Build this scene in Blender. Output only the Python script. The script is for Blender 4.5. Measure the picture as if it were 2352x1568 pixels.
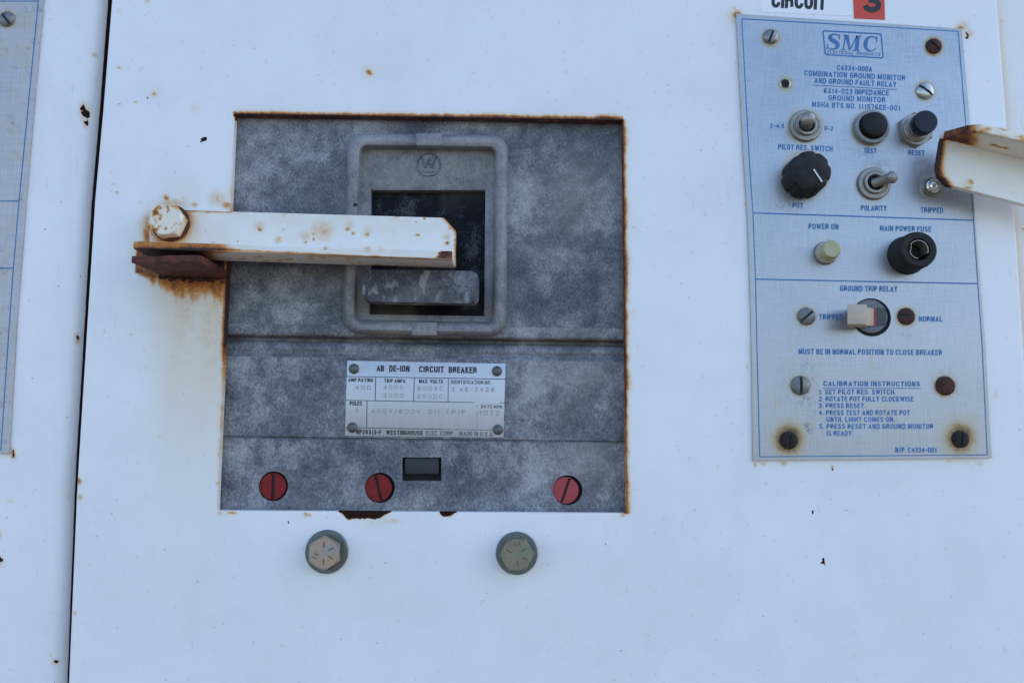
import bpy, bmesh, math, random
import numpy as np
from mathutils import Vector, Matrix

random.seed(4)
for o in list(bpy.data.objects):
    bpy.data.objects.remove(o)
SC = bpy.context.scene
COL = SC.collection
R = math.radians

# ------------------------------------------------------------------ camera
CX, CY, F = 1176.0, 784.0, 1975.0        # measured layout units: 2352 wide
D = 0.46                                  # camera to panel distance, metres
ZF = 1.30                                 # height of the camera over the ground
TH = math.atan(F / (16830 / 1.08844))     # camera looks slightly up
cam_d = bpy.data.cameras.new('camera')
cam = bpy.data.objects.new('camera', cam_d)
COL.objects.link(cam)
cam.location = (0, -D, ZF)
cam.rotation_euler = (math.pi / 2 + TH, 0, 0)
cam_d.sensor_width = 36.0
cam_d.lens = F / (2 * CX) * 36.0
cam_d.clip_start = 0.01
cam_d.clip_end = 500
cam_d.dof.use_dof = True
cam_d.dof.focus_distance = D / math.cos(TH) * 1.0
cam_d.dof.aperture_fstop = 7.0
SC.camera = cam

# ------------------------------------------------------------------ sky, sun, exposure
SUN_EL, SUN_AZ = R(36), R(82)             # azimuth from +Y (behind the cabinet) to +X
w = bpy.data.worlds.new('World')
SC.world = w
w.use_nodes = True
nt = w.node_tree
bg = nt.nodes['Background']
sky = nt.nodes.new('ShaderNodeTexSky')
sky.sky_type = 'NISHITA'
sky.sun_disc = False
sky.sun_elevation = SUN_EL
sky.sun_rotation = SUN_AZ
sky.air_density = 1.0
sky.dust_density = 0.8
sky.ozone_density = 3.0
nt.links.new(sky.outputs[0], bg.inputs[0])
bg.inputs[1].default_value = 0.15
sl = bpy.data.lights.new('sun', 'SUN')
so = bpy.data.objects.new('sun', sl)
COL.objects.link(so)
sl.energy = 3.0
sl.angle = R(0.53)
sl.color = (1.0, 0.95, 0.88)
sd = Vector((math.sin(SUN_AZ) * math.cos(SUN_EL), math.cos(SUN_AZ) * math.cos(SUN_EL), math.sin(SUN_EL)))
so.rotation_euler = sd.to_track_quat('Z', 'Y').to_euler()
so.location = (2, 3, 4)
SC.view_settings.view_transform = 'Standard'
SC.view_settings.look = 'None'
SC.view_settings.exposure = 1.40
SC.view_settings.gamma = 1.0
SC.view_settings.use_curve_mapping = False
SC.render.engine = 'CYCLES'

# ------------------------------------------------------------------ layout helpers
ST, CT = math.sin(TH), math.cos(TH)
MM = 0.001
PX = D / F                                # metres per layout unit on the panel


def V(u, v, h=0.0):
    """point on the plane h millimetres in front of the main panel"""
    dx, dy = (u - CX) / F, -(v - CY) / F
    ry, rz = CT - dy * ST, ST + dy * CT
    t = (D - h * MM) / ry
    return Vector((dx * t, -h * MM, ZF + rz * t))


def Vn(u, v, h):
    u, v, h = np.broadcast_arrays(np.asarray(u, float), np.asarray(v, float), np.asarray(h, float))
    dx, dy = (u - CX) / F, -(v - CY) / F
    ry, rz = CT - dy * ST, ST + dy * CT
    t = (D - h * MM) / ry
    return np.stack([dx * t, -h * MM, ZF + rz * t], -1)


def proj(co):
    x, y, z = co[:, 0], co[:, 1] + D, co[:, 2] - ZF
    fw = y * CT + z * ST
    up = -y * ST + z * CT
    return CX + F * x / fw, CY - F * up / fw


# ------------------------------------------------------------------ numpy noise
_rng = np.random.RandomState(7)
_T = _rng.rand(256, 256)


def vnoise(x, y):
    xi, yi = np.floor(x).astype(int), np.floor(y).astype(int)
    fx, fy = x - xi, y - yi
    fx, fy = fx * fx * (3 - 2 * fx), fy * fy * (3 - 2 * fy)
    g = lambda a, b: _T[a % 256, b % 256]
    return (g(xi, yi) * (1 - fx) + g(xi + 1, yi) * fx) * (1 - fy) + (g(xi, yi + 1) * (1 - fx) + g(xi + 1, yi + 1) * fx) * fy


def fbm(x, y, o=4):
    s, a, t = 0, 0.5, 0
    for i in range(o):
        s = s + a * vnoise(x * 2 ** i + 17 * i, y * 2 ** i + 31 * i)
        t += a
        a *= 0.5
    return s / t


def sstep(a, b, x):
    t = np.clip((x - a) / (b - a), 0, 1)
    return t * t * (3 - 2 * t)


# ------------------------------------------------------------------ materials
MATS = {}


def newmat(name):
    m = bpy.data.materials.new(name)
    m.use_nodes = True
    n = m.node_tree
    b = n.nodes['Principled BSDF']
    MATS[name] = m
    return m, n, b


def N(n, t, **kw):
    x = n.nodes.new(t)
    for k, v in kw.items():
        setattr(x, k, v)
    return x


def objco(n, scale=(1, 1, 1), rot=(0, 0, 0)):
    tc = N(n, 'ShaderNodeTexCoord')
    mp = N(n, 'ShaderNodeMapping')
    mp.inputs['Scale'].default_value = scale
    mp.inputs['Rotation'].default_value = rot
    n.links.new(tc.outputs['Object'], mp.inputs[0])
    return mp.outputs[0]


def noise(n, co, scale, detail=4, rough=0.6, dist=0.0):
    t = N(n, 'ShaderNodeTexNoise')
    t.inputs['Scale'].default_value = scale
    t.inputs['Detail'].default_value = detail
    t.inputs['Roughness'].default_value = rough
    t.inputs['Distortion'].default_value = dist
    n.links.new(co, t.inputs['Vector'])
    return t.outputs[0]


def ramp(n, fac, stops):
    r = N(n, 'ShaderNodeValToRGB')
    e = r.color_ramp.elements
    while len(e) > 2:
        e.remove(e[-1])
    for i, (p, c) in enumerate(stops):
        if i >= 2:
            el = e.new(p)
        else:
            el = e[i]
        el.position = p
        el.color = (c[0], c[1], c[2], 1) if not isinstance(c, (int, float)) else (c, c, c, 1)
    n.links.new(fac, r.inputs[0])
    return r.outputs[0]


def math_(n, op, a, b=None, c=None, clamp=False):
    m = N(n, 'ShaderNodeMath', operation=op)
    m.use_clamp = clamp
    for i, x in enumerate((a, b, c)):
        if x is None:
            continue
        if isinstance(x, (int, float)):
            m.inputs[i].default_value = x
        else:
            n.links.new(x, m.inputs[i])
    return m.outputs[0]


def mixc(n, fac, a, b):
    m = N(n, 'ShaderNodeMix', data_type='RGBA')
    for sock, x in ((m.inputs[0], fac), (m.inputs[6], a), (m.inputs[7], b)):
        if isinstance(x, (int, float)):
            sock.default_value = x
        elif isinstance(x, tuple):
            sock.default_value = (*x, 1)
        else:
            n.links.new(x, sock)
    return m.outputs[2]


def bump(n, b, height, strength, dist):
    bp = N(n, 'ShaderNodeBump')
    bp.inputs['Strength'].default_value = strength
    bp.inputs['Distance'].default_value = dist
    n.links.new(height, bp.inputs['Height'])
    n.links.new(bp.outputs[0], b.inputs['Normal'])


def attr(n, name):
    a = N(n, 'ShaderNodeAttribute', attribute_name=name)
    return a.outputs['Fac']


def paint_mat(name, base, rough=0.35):
    m, n, b = newmat(name)
    co = objco(n)
    n1 = noise(n, co, 700, 6, 0.65)
    n2 = noise(n, co, 160, 5, 0.6)
    n3 = noise(n, co, 14, 3, 0.5)
    r = attr(n, 'rust')
    c = attr(n, 'chip_or_shade')
    # rust potential broken up by grain
    d = math_(n, 'ADD', math_(n, 'MULTIPLY', math_(n, 'SUBTRACT', n1, 0.5), 0.5),
              math_(n, 'MULTIPLY', math_(n, 'SUBTRACT', n2, 0.5), 0.55))
    k = math_(n, 'MULTIPLY', math_(n, 'SUBTRACT', r, 0.16), 3.2, clamp=True)
    rr = math_(n, 'ADD', r, math_(n, 'MULTIPLY', d, k), clamp=True)
    n5 = noise(n, objco(n, (1, 1, 0.12)), 75, 4, 0.6)
    n6 = noise(n, co, 38, 5, 0.65, 0.5)
    f0 = math_(n, 'ADD', math_(n, 'MULTIPLY', n3, 0.45), math_(n, 'MULTIPLY', n6, 0.43))
    f0 = math_(n, 'ADD', f0, math_(n, 'MULTIPLY', n5, 0.12))
    pc = ramp(n, f0, [(0.36, tuple(x * 0.945 for x in base)), (0.52, base), (0.66, tuple(x * 1.03 for x in base))])
    sc_n = noise(n, objco(n, (1, 1, 0.2), (0, R(25), 0)), 330, 2, 0.5)
    pc = mixc(n, math_(n, 'MULTIPLY', ramp(n, sc_n, [(0.70, 0.0), (0.76, 1.0)]), 0.22), pc, (0.40, 0.40, 0.39))
    # stain tint over the paint, then solid rust
    dn_ = noise(n, co, 520, 1, 0.3)
    pc = mixc(n, math_(n, 'MULTIPLY', ramp(n, dn_, [(0.80, 0.0), (0.82, 1.0)]), 0.6), pc, (0.12, 0.09, 0.07))
    st = ramp(n, rr, [(0.0, (0, 0, 0)), (0.06, (0.05,) * 3), (0.45, (0.85,) * 3), (0.6, (1, 1, 1))])
    rc = ramp(n, rr, [(0.0, (0.76, 0.64, 0.38)), (0.26, (0.66, 0.45, 0.17)), (0.48, (0.60, 0.265, 0.045)),
                      (0.68, (0.42, 0.14, 0.025)), (0.88, (0.095, 0.028, 0.012)), (1.0, (0.03, 0.013, 0.01))])
    col = mixc(n, st, pc, rc)
    cc = math_(n, 'ADD', c, math_(n, 'MULTIPLY', math_(n, 'SUBTRACT', n2, 0.5), 0.35))
    cm = ramp(n, cc, [(0.45, 0.0), (0.52, 1.0)])
    chipc = mixc(n, n1, (0.012, 0.007, 0.006), (0.05, 0.018, 0.012))
    col = mixc(n, cm, col, chipc)
    n.links.new(col, b.inputs['Base Color'])
    ro = math_(n, 'ADD', math_(n, 'ADD', rough, math_(n, 'MULTIPLY', st, 0.4)), math_(n, 'MULTIPLY', cm, 0.5), clamp=True)
    n.links.new(math_(n, 'SUBTRACT', 0.5, math_(n, 'MULTIPLY', cm, 0.45)), b.inputs['Specular IOR Level'])
    n.links.new(ro, b.inputs['Roughness'])
    peel = noise(n, co, 420, 2, 0.5)
    hgt = math_(n, 'SUBTRACT', math_(n, 'ADD', math_(n, 'ADD', math_(n, 'MULTIPLY', peel, 0.12), math_(n, 'MULTIPLY', n3, 1.6)), math_(n, 'MULTIPLY', math_(n, 'MULTIPLY', n1, st), 0.8)),
                math_(n, 'MULTIPLY', cm, 0.8))
    bump(n, b, hgt, 0.35, 0.0006)
    return m


paint_mat('white_paint', (0.81, 0.795, 0.80))
paint_mat('cream_paint', (0.80, 0.76, 0.68), 0.4)


def rust_mat(name, a, b_, c):
    m, n, b = newmat(name)
    co = objco(n)
    n1 = noise(n, co, 260, 8, 0.7)
    n2 = noise(n, co, 60, 4, 0.6)
    f = math_(n, 'ADD', math_(n, 'MULTIPLY', n1, 0.6), math_(n, 'MULTIPLY', n2, 0.4))
    col = ramp(n, f, [(0.32, a), (0.5, b_), (0.68, c)])
    n.links.new(col, b.inputs['Base Color'])
    b.inputs['Roughness'].default_value = 0.85
    bump(n, b, n1, 0.8, 0.0008)
    return m


rust_mat('rusted_steel', (0.022, 0.009, 0.008), (0.10, 0.028, 0.018), (0.21, 0.055, 0.032))
rust_mat('rusted_screw', (0.02, 0.009, 0.008), (0.05, 0.016, 0.012), (0.11, 0.03, 0.02))
rust_mat('burnt_screw', (0.006, 0.005, 0.006), (0.014, 0.010, 0.011), (0.035, 0.016, 0.012))


def moulded_mat(name, lo, mid, hi, big=26, bias=0.0, spec=0.4, scuff=False):
    m, n, b = newmat(name)
    co = objco(n)
    g = noise(n, co, big, 5, 0.62, 0.4)
    g2 = noise(n, co, 150, 4, 0.6)
    fine = noise(n, objco(n, (1, 1, 1.0), (0, R(38), 0)), 900, 3, 0.7)
    fine2 = noise(n, objco(n, (1.0, 1, 0.35), (0, R(-40), 0)), 1500, 2, 0.6)
    f = math_(n, 'ADD', math_(n, 'MULTIPLY', g, 0.72), math_(n, 'MULTIPLY', g2, 0.30))
    f = math_(n, 'ADD', f, math_(n, 'MULTIPLY', fine, 0.38))
    f = math_(n, 'ADD', f, math_(n, 'MULTIPLY', fine2, 0.28))
    f = math_(n, 'ADD', f, -0.34 + bias)
    col = ramp(n, f, [(0.37, lo), (0.5, mid), (0.69, hi)])
    # dusty warm film
    dn = noise(n, co, 18, 3, 0.5)
    col = mixc(n, math_(n, 'MULTIPLY', ramp(n, dn, [(0.5, 0.0), (0.72, 1.0)]), 0.28), col, (0.33, 0.29, 0.23))
    if scuff:
        s = noise(n, objco(n, (1, 1, 0.55), (0, R(30), 0)), 150, 2, 0.5, 0.3)
        wv = N(n, 'ShaderNodeTexWave')
        wv.inputs['Scale'].default_value = 300
        wv.inputs['Distortion'].default_value = 1.5
        n.links.new(objco(n, (1, 1, 1), (0, R(-35), 0)), wv.inputs['Vector'])
        sm = math_(n, 'MULTIPLY', ramp(n, s, [(0.53, 0.0), (0.61, 1.0)]), math_(n, 'ADD', math_(n, 'MULTIPLY', wv.outputs[1], 0.75), 0.05))
        col = mixc(n, sm, col, (0.42, 0.42, 0.42))
    n.links.new(col, b.inputs['Base Color'])
    b.inputs['Roughness'].default_value = 0.55
    b.inputs['Specular IOR Level'].default_value = spec
    bump(n, b, fine, 0.35, 0.0003)
    return m


moulded_mat('weathered_phenolic', (0.050, 0.056, 0.072), (0.128, 0.134, 0.154), (0.36, 0.36, 0.372), big=27, bias=0.008)
moulded_mat('chalky_phenolic', (0.10, 0.102, 0.115), (0.20, 0.198, 0.205), (0.32, 0.31, 0.305), bias=0.03)
moulded_mat('dark_phenolic', (0.030, 0.033, 0.042), (0.060, 0.064, 0.078), (0.17, 0.172, 0.19), big=60, scuff=True)
moulded_mat('slide_black', (0.005, 0.006, 0.008), (0.011, 0.012, 0.016), (0.11, 0.115, 0.14), big=60, bias=-0.045, spec=0.1)


def alu_mat(name, base, rough, metal, fx, fz, amt, stains=()):
    m, n, b = newmat(name)
    a = noise(n, objco(n, (fx, 1, fx * 0.05)), 1.0, 3, 0.6)
    c = noise(n, objco(n, (fz * 0.05, 1, fz)), 1.0, 3, 0.6)
    g = noise(n, objco(n), 30, 4, 0.6)
    f = math_(n, 'ADD', math_(n, 'MULTIPLY', a, 0.45), math_(n, 'MULTIPLY', c, 0.35))
    f = math_(n, 'ADD', f, math_(n, 'MULTIPLY', g, 0.2))
    gm = noise(n, objco(n), 22, 5, 0.65, 0.4)
    f = math_(n, 'ADD', math_(n, 'MULTIPLY', math_(n, 'SUBTRACT', f, 0.5), math_(n, 'ADD', math_(n, 'MULTIPLY', gm, 1.6), 0.2)), math_(n, 'ADD', math_(n, 'MULTIPLY', math_(n, 'SUBTRACT', gm, 0.5), -0.25), 0.5))
    lo = tuple(x * (1 - amt) for x in base)
    hi = tuple(min(1, x * (1 + amt)) for x in base)
    col = ramp(n, f, [(0.36, lo), (0.64, hi)])
    r = attr(n, 'rust')
    n1 = noise(n, objco(n), 500, 5, 0.6)
    rr = math_(n, 'ADD', r, math_(n, 'MULTIPLY', math_(n, 'MULTIPLY', math_(n, 'SUBTRACT', n1, 0.5), 0.9), r), clamp=True)
    st = ramp(n, rr, [(0.0, 0.0), (0.5, 0.85), (0.8, 1.0)])
    rc = ramp(n, rr, [(0.0, (0.52, 0.44, 0.26)), (0.4, (0.42, 0.30, 0.10)), (0.75, (0.16, 0.06, 0.015)), (1, (0.03, 0.012, 0.008))])
    dk = attr(n, 'chip_or_shade')
    dd = math_(n, 'MULTIPLY', dk, ramp(n, n1, [(0.42, 0.0), (0.6, 1.0)]))
    col = mixc(n, st, col, rc)
    col = mixc(n, dd, col, (0.10, 0.10, 0.11))
    n.links.new(col, b.inputs['Base Color'])
    n.links.new(math_(n, 'MULTIPLY', math_(n, 'SUBTRACT', 1.0, st, clamp=True), metal), b.inputs['Metallic'])
    n.links.new(ramp(n, f, [(0.3, rough - 0.06), (0.7, rough + 0.1)]), b.inputs['Roughness'])
    bump(n, b, f, 0.12, 0.0002)
    return m


alu_mat('brushed_aluminium', (0.40, 0.405, 0.43), 0.37, 0.8, 1500, 1500, 0.16)
alu_mat('worn_aluminium', (0.47, 0.455, 0.475), 0.5, 0.3, 900, 500, 0.14)
alu_mat('nameplate_aluminium', (0.51, 0.51, 0.53), 0.42, 0.6, 250, 1800, 0.07)


def simple(name, col, rough=0.5, metal=0.0, var=0.25, sc=300, spec=0.5, bmp=0.0, **kw):
    m, n, b = newmat(name)
    f = noise(n, objco(n), sc, 5, 0.65)
    c = ramp(n, f, [(0.3, tuple(x * (1 - var) for x in col)), (0.7, tuple(min(1, x * (1 + var)) for x in col))])
    n.links.new(c, b.inputs['Base Color'])
    b.inputs['Roughness'].default_value = rough
    b.inputs['Metallic'].default_value = metal
    b.inputs['Specular IOR Level'].default_value = spec
    for k, v in kw.items():
        b.inputs[k].default_value = v
    if bmp:
        bump(n, b, f, bmp, 0.0004)
    return m


m, n, b = newmat('blue_ink')
f1, f2 = noise(n, objco(n), 1100, 4, 0.6), noise(n, objco(n), 45, 4, 0.6)
c = ramp(n, math_(n, 'ADD', math_(n, 'MULTIPLY', f1, 0.5), math_(n, 'MULTIPLY', f2, 0.5)), [(0.36, (0.03, 0.12, 0.31)), (0.52, (0.045, 0.16, 0.38)), (0.68, (0.12, 0.25, 0.45))])
n.links.new(c, b.inputs['Base Color'])

simple('black_ink', (0.035, 0.036, 0.042), 0.5, 0, 0.3, 900)
simple('worn_ink', (0.14, 0.145, 0.155), 0.5, 0, 0.35, 700)
simple('stamp_grey', (0.355, 0.355, 0.35), 0.45, 0.3, 0.2, 900)
simple('sign_black', (0.012, 0.012, 0.014), 0.5)
simple('zinc_screw', (0.23, 0.235, 0.235), 0.42, 0.75, 0.25, 400, bmp=0.2)
simple('bright_screw', (0.42, 0.42, 0.39), 0.32, 0.95, 0.2, 300)
simple('dull_steel', (0.19, 0.19, 0.185), 0.5, 0.55, 0.35, 400, bmp=0.3)
simple('slot_dark', (0.03, 0.028, 0.027), 0.7)
simple('dusty_nickel', (0.30, 0.275, 0.235), 0.42, 0.6, 0.18, 500, bmp=0.1)
simple('grey_collar', (0.24, 0.25, 0.26), 0.5, 0.2, 0.15, 500)
simple('black_plastic', (0.006, 0.0058, 0.006), 0.45, 0, 0.5, 250, 0.25)
simple('dusty_black', (0.013, 0.0125, 0.0125), 0.6, 0, 0.6, 220, 0.3, bmp=0.2)
simple('navy_cap', (0.006, 0.008, 0.016), 0.4, 0, 0.3, 300, 0.3)
simple('olive_dark', (0.022, 0.019, 0.013), 0.6, 0, 0.3, 300)
simple('mark_olive', (0.14, 0.115, 0.08), 0.5, 0.4, 0.3, 300)
simple('void_black', (0.006, 0.006, 0.007), 0.8)
simple('knob_white', (0.75, 0.75, 0.73), 0.5, 0, 0.05)
simple('lamp_yellow', (0.42, 0.385, 0.215), 0.35, 0, 0.1, 200, **{'Subsurface Weight': 0.25, 'Subsurface Radius': (0.003, 0.003, 0.0015)})
simple('lamp_collar', (0.42, 0.40, 0.32), 0.45, 0.1, 0.12, 300)
simple('relay_grey', (0.13, 0.135, 0.145), 0.45, 0, 0.15, 300)
simple('relay_dark', (0.045, 0.05, 0.06), 0.5)
simple('cream_plastic', (0.47, 0.385, 0.30), 0.45, 0, 0.08, 300)
simple('red_mark', (0.32, 0.02, 0.02), 0.5)
simple('trip_red', (0.21, 0.016, 0.016), 0.5, 0, 0.22, 260, 0.2)
simple('trip_pink', (0.36, 0.05, 0.052), 0.45, 0, 0.18, 260, 0.35)
simple('trip_red_slot', (0.03, 0.006, 0.007), 0.7)
simple('grey_window', (0.022, 0.024, 0.03), 0.55, 0, 0.2, 250)
simple('sticker_white', (0.84, 0.84, 0.84), 0.4, 0, 0.02)
simple('sticker_orange', (0.62, 0.055, 0.018), 0.42, 0, 0.08, 200)
simple('rivet_steel', (0.115, 0.115, 0.105), 0.45, 0.5, 0.4, 500, bmp=0.3)
simple('ground_soil', (0.10, 0.08, 0.06), 0.9, 0, 0.25, 3)
simple('rust_sticker_edge', (0.10, 0.04, 0.02), 0.8)

m, n, b = newmat('clear_lens')
b.inputs['Base Color'].default_value = (0.75, 0.72, 0.66, 1)
b.inputs['Roughness'].default_value = 0.12
b.inputs['Metallic'].default_value = 0.8


def zinc_yellow(name, face, warm):
    m, n, b = newmat(name)
    co = objco(n)
    f = noise(n, co, 130, 4, 0.6)
    g = noise(n, co, 900, 4, 0.6)
    c = ramp(n, math_(n, 'ADD', math_(n, 'MULTIPLY', f, 0.8), math_(n, 'MULTIPLY', g, 0.2)), [(0.36, face), (0.52, warm), (0.68, tuple(x * .9 for x in (face[1], warm[1] * 1.1, face[0])))])
    n.links.new(c, b.inputs['Base Color'])
    b.inputs['Metallic'].default_value = 0.6
    b.inputs['Roughness'].default_value = 0.42
    bump(n, b, g, 0.15, 0.0003)


zinc_yellow('zinc_rose', (0.42, 0.30, 0.235), (0.40, 0.31, 0.23))
zinc_yellow('zinc_olive', (0.21, 0.195, 0.14), (0.25, 0.23, 0.165))
zinc_yellow('zinc_side', (0.06, 0.10, 0.105), (0.16, 0.13, 0.06))
zinc_yellow('washer_blue', (0.10, 0.14, 0.16), (0.15, 0.165, 0.155))


# ------------------------------------------------------------------ object helpers
def tag(o, label=None, cat=None, group=None, kind=None):
    for k, v in (('label', label), ('category', cat), ('group', group), ('kind', kind)):
        if v:
            o[k] = v
    return o


def thing(name, loc, label, cat, group=None):
    o = bpy.data.objects.new(name, None)
    o.empty_display_size = 0.01
    COL.objects.link(o)
    o.location = loc
    return tag(o, label, cat, group)


def wloc(o):
    p = Vector(o.location)
    while o.parent:
        o = o.parent
        p += Vector(o.location)
    return p


def link(name, me, mats, parent=None, smooth=35):
    """me holds world coordinates; recentre it and parent it"""
    co = np.empty(len(me.vertices) * 3)
    me.vertices.foreach_get('co', co)
    co = co.reshape(-1, 3)
    c = (co.min(0) + co.max(0)) / 2
    me.vertices.foreach_set('co', (co - c).ravel())
    if smooth:
        me.polygons.foreach_set('use_smooth', [True] * len(me.polygons))
        me.set_sharp_from_angle(angle=R(smooth))
    me.update()
    o = bpy.data.objects.new(name, me)
    COL.objects.link(o)
    if isinstance(mats, str):
        mats = [mats]
    for k in mats:
        me.materials.append(MATS[k])
    if parent:
        o.parent = parent
        o.location = Vector(c) - wloc(parent)
    else:
        o.location = c
    return o


def bm_link(name, bm, mats, parent=None, smooth=35):
    bmesh.ops.recalc_face_normals(bm, faces=bm.faces)
    me = bpy.data.meshes.new(name)
    bm.to_mesh(me)
    bm.free()
    return link(name, me, mats, parent, smooth)


def set_attr(o, name, vals):
    a = o.data.attributes.new(name, 'FLOAT', 'POINT')
    a.data.foreach_set('value', np.asarray(vals, dtype=np.float32))


def stain(o, fn):
    """fn(u, v, h, nrm) -> rust, chip ; per vertex on a fine mesh"""
    me = o.data
    k = len(me.vertices)
    co = np.empty(k * 3)
    me.vertices.foreach_get('co', co)
    nr = np.empty(k * 3)
    me.vertices.foreach_get('normal', nr)
    co = co.reshape(-1, 3) + np.array(wloc(o))
    u, v = proj(co)
    r, c = fn(u, v, -co[:, 1] / MM, nr.reshape(-1, 3))
    set_attr(o, 'rust', r)
    set_attr(o, 'chip_or_shade', c)


def frame_for(direction):
    return Vector(direction).to_track_quat('Z', 'Y').to_matrix().to_4x4()


FRONT = Vector((0, -1, 0))


def add_lathe(bm, base, prof, axis=FRONT, seg=40, mat=0, cap=True, start=True, rfun=None):
    """prof: (radius m, height m) along axis from base"""
    M = Matrix.Translation(base) @ frame_for(axis)
    rings = []
    for r, h in prof:
        if r < 1e-7:
            rings.append([bm.verts.new(M @ Vector((0, 0, h)))])
        else:
            rg = []
            for i in range(seg):
                a = 2 * math.pi * i / seg
                q = r * (rfun(a) if rfun else 1)
                rg.append(bm.verts.new(M @ Vector((q * math.cos(a), q * math.sin(a), h))))
            rings.append(rg)
    fs = []
    for A, B in zip(rings, rings[1:]):
        for i in range(seg):
            j = (i + 1) % seg
            if len(A) == 1 and len(B) == 1:
                continue
            if len(A) == 1:
                fs.append(bm.faces.new((A[0], B[i], B[j])))
            elif len(B) == 1:
                fs.append(bm.faces.new((A[i], B[0], A[j])))
            else:
                fs.append(bm.faces.new((A[i], A[j], B[j], B[i])))
    if cap and len(rings[-1]) > 1:
        fs.append(bm.faces.new(rings[-1]))
    if start and len(rings[0]) > 1:
        fs.append(bm.faces.new(list(reversed(rings[0]))))
    for f in fs:
        f.material_index = mat
    return fs


def add_prism(bm, pts, y0, y1, bev=0.0, mat=0, seg=2):
    """pts: world Vectors (x,z used) in order; solid between planes at h=y0 and h=y1 (mm)"""
    A = [bm.verts.new((p.x, -y0 * MM, p.z)) for p in pts]
    B = [bm.verts.new((p.x, -y1 * MM, p.z)) for p in pts]
    fs = [bm.faces.new(list(reversed(A))), bm.faces.new(B)]
    k = len(pts)
    for i in range(k):
        j = (i + 1) % k
        fs.append(bm.faces.new((A[i], A[j], B[j], B[i])))
    for f in fs:
        f.material_index = mat
    if bev:
        ed = list({e for f in fs for e in f.edges})
        bmesh.ops.bevel(bm, geom=ed, offset=bev * MM, segments=seg, profile=0.5, affect='EDGES')
    return fs


def add_hex(bm, lo, hi, bev=0, mat=0):
    """hexahedron from two quads (lists of 4 Vectors)"""
    a = [bm.verts.new(p) for p in lo]
    b_ = [bm.verts.new(p) for p in hi]
    fs = [bm.faces.new(a[::-1]), bm.faces.new(b_)]
    for i in range(4):
        j = (i + 1) % 4
        fs.append(bm.faces.new((a[i], a[j], b_[j], b_[i])))
    for f in fs:
        f.material_index = mat
    if bev:
        ed = list({e for f in fs for e in f.edges})
        bmesh.ops.bevel(bm, geom=ed, offset=bev * MM, segments=2, profile=0.5, affect='EDGES')


def refine(bm, size):
    bmesh.ops.triangulate(bm, faces=bm.faces)
    for _ in range(9):
        ed = [e for e in bm.edges if e.calc_length() > size]
        if not ed:
            break
        bmesh.ops.subdivide_edges(bm, edges=ed, cuts=1)
        bmesh.ops.triangulate(bm, faces=[f for f in bm.faces if len(f.verts) > 3])


def add_strip(bm, pts, wpx, h, th=0.04, mat=0):
    """printed line through layout points, wpx wide"""
    P = [Vector((a, b)) for a, b in pts]
    L, Rr = [], []
    for i, p in enumerate(P):
        d = (P[min(i + 1, len(P) - 1)] - P[max(i - 1, 0)]).normalized()
        nn = Vector((-d.y, d.x)) * wpx / 2
        L.append(bm.verts.new(V(p.x + nn.x, p.y + nn.y, h)))
        Rr.append(bm.verts.new(V(p.x - nn.x, p.y - nn.y, h)))
    for i in range(len(P) - 1):
        f = bm.faces.new((L[i], L[i + 1], Rr[i + 1], Rr[i]))
        f.material_index = mat


def interp(pl, y):
    """pl: list of (x, y); x at y"""
    return np.interp(y, [p[1] for p in pl], [p[0] for p in pl])


# ------------------------------------------------------------------ lettering: condensed grotesque drawn as strokes
def arc(cx, cy, rx, ry, a0, a1, n=7):
    return [(cx + rx * math.cos(R(a0 + (a1 - a0) * i / n)), cy + ry * math.sin(R(a0 + (a1 - a0) * i / n))) for i in range(n + 1)]


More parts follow.
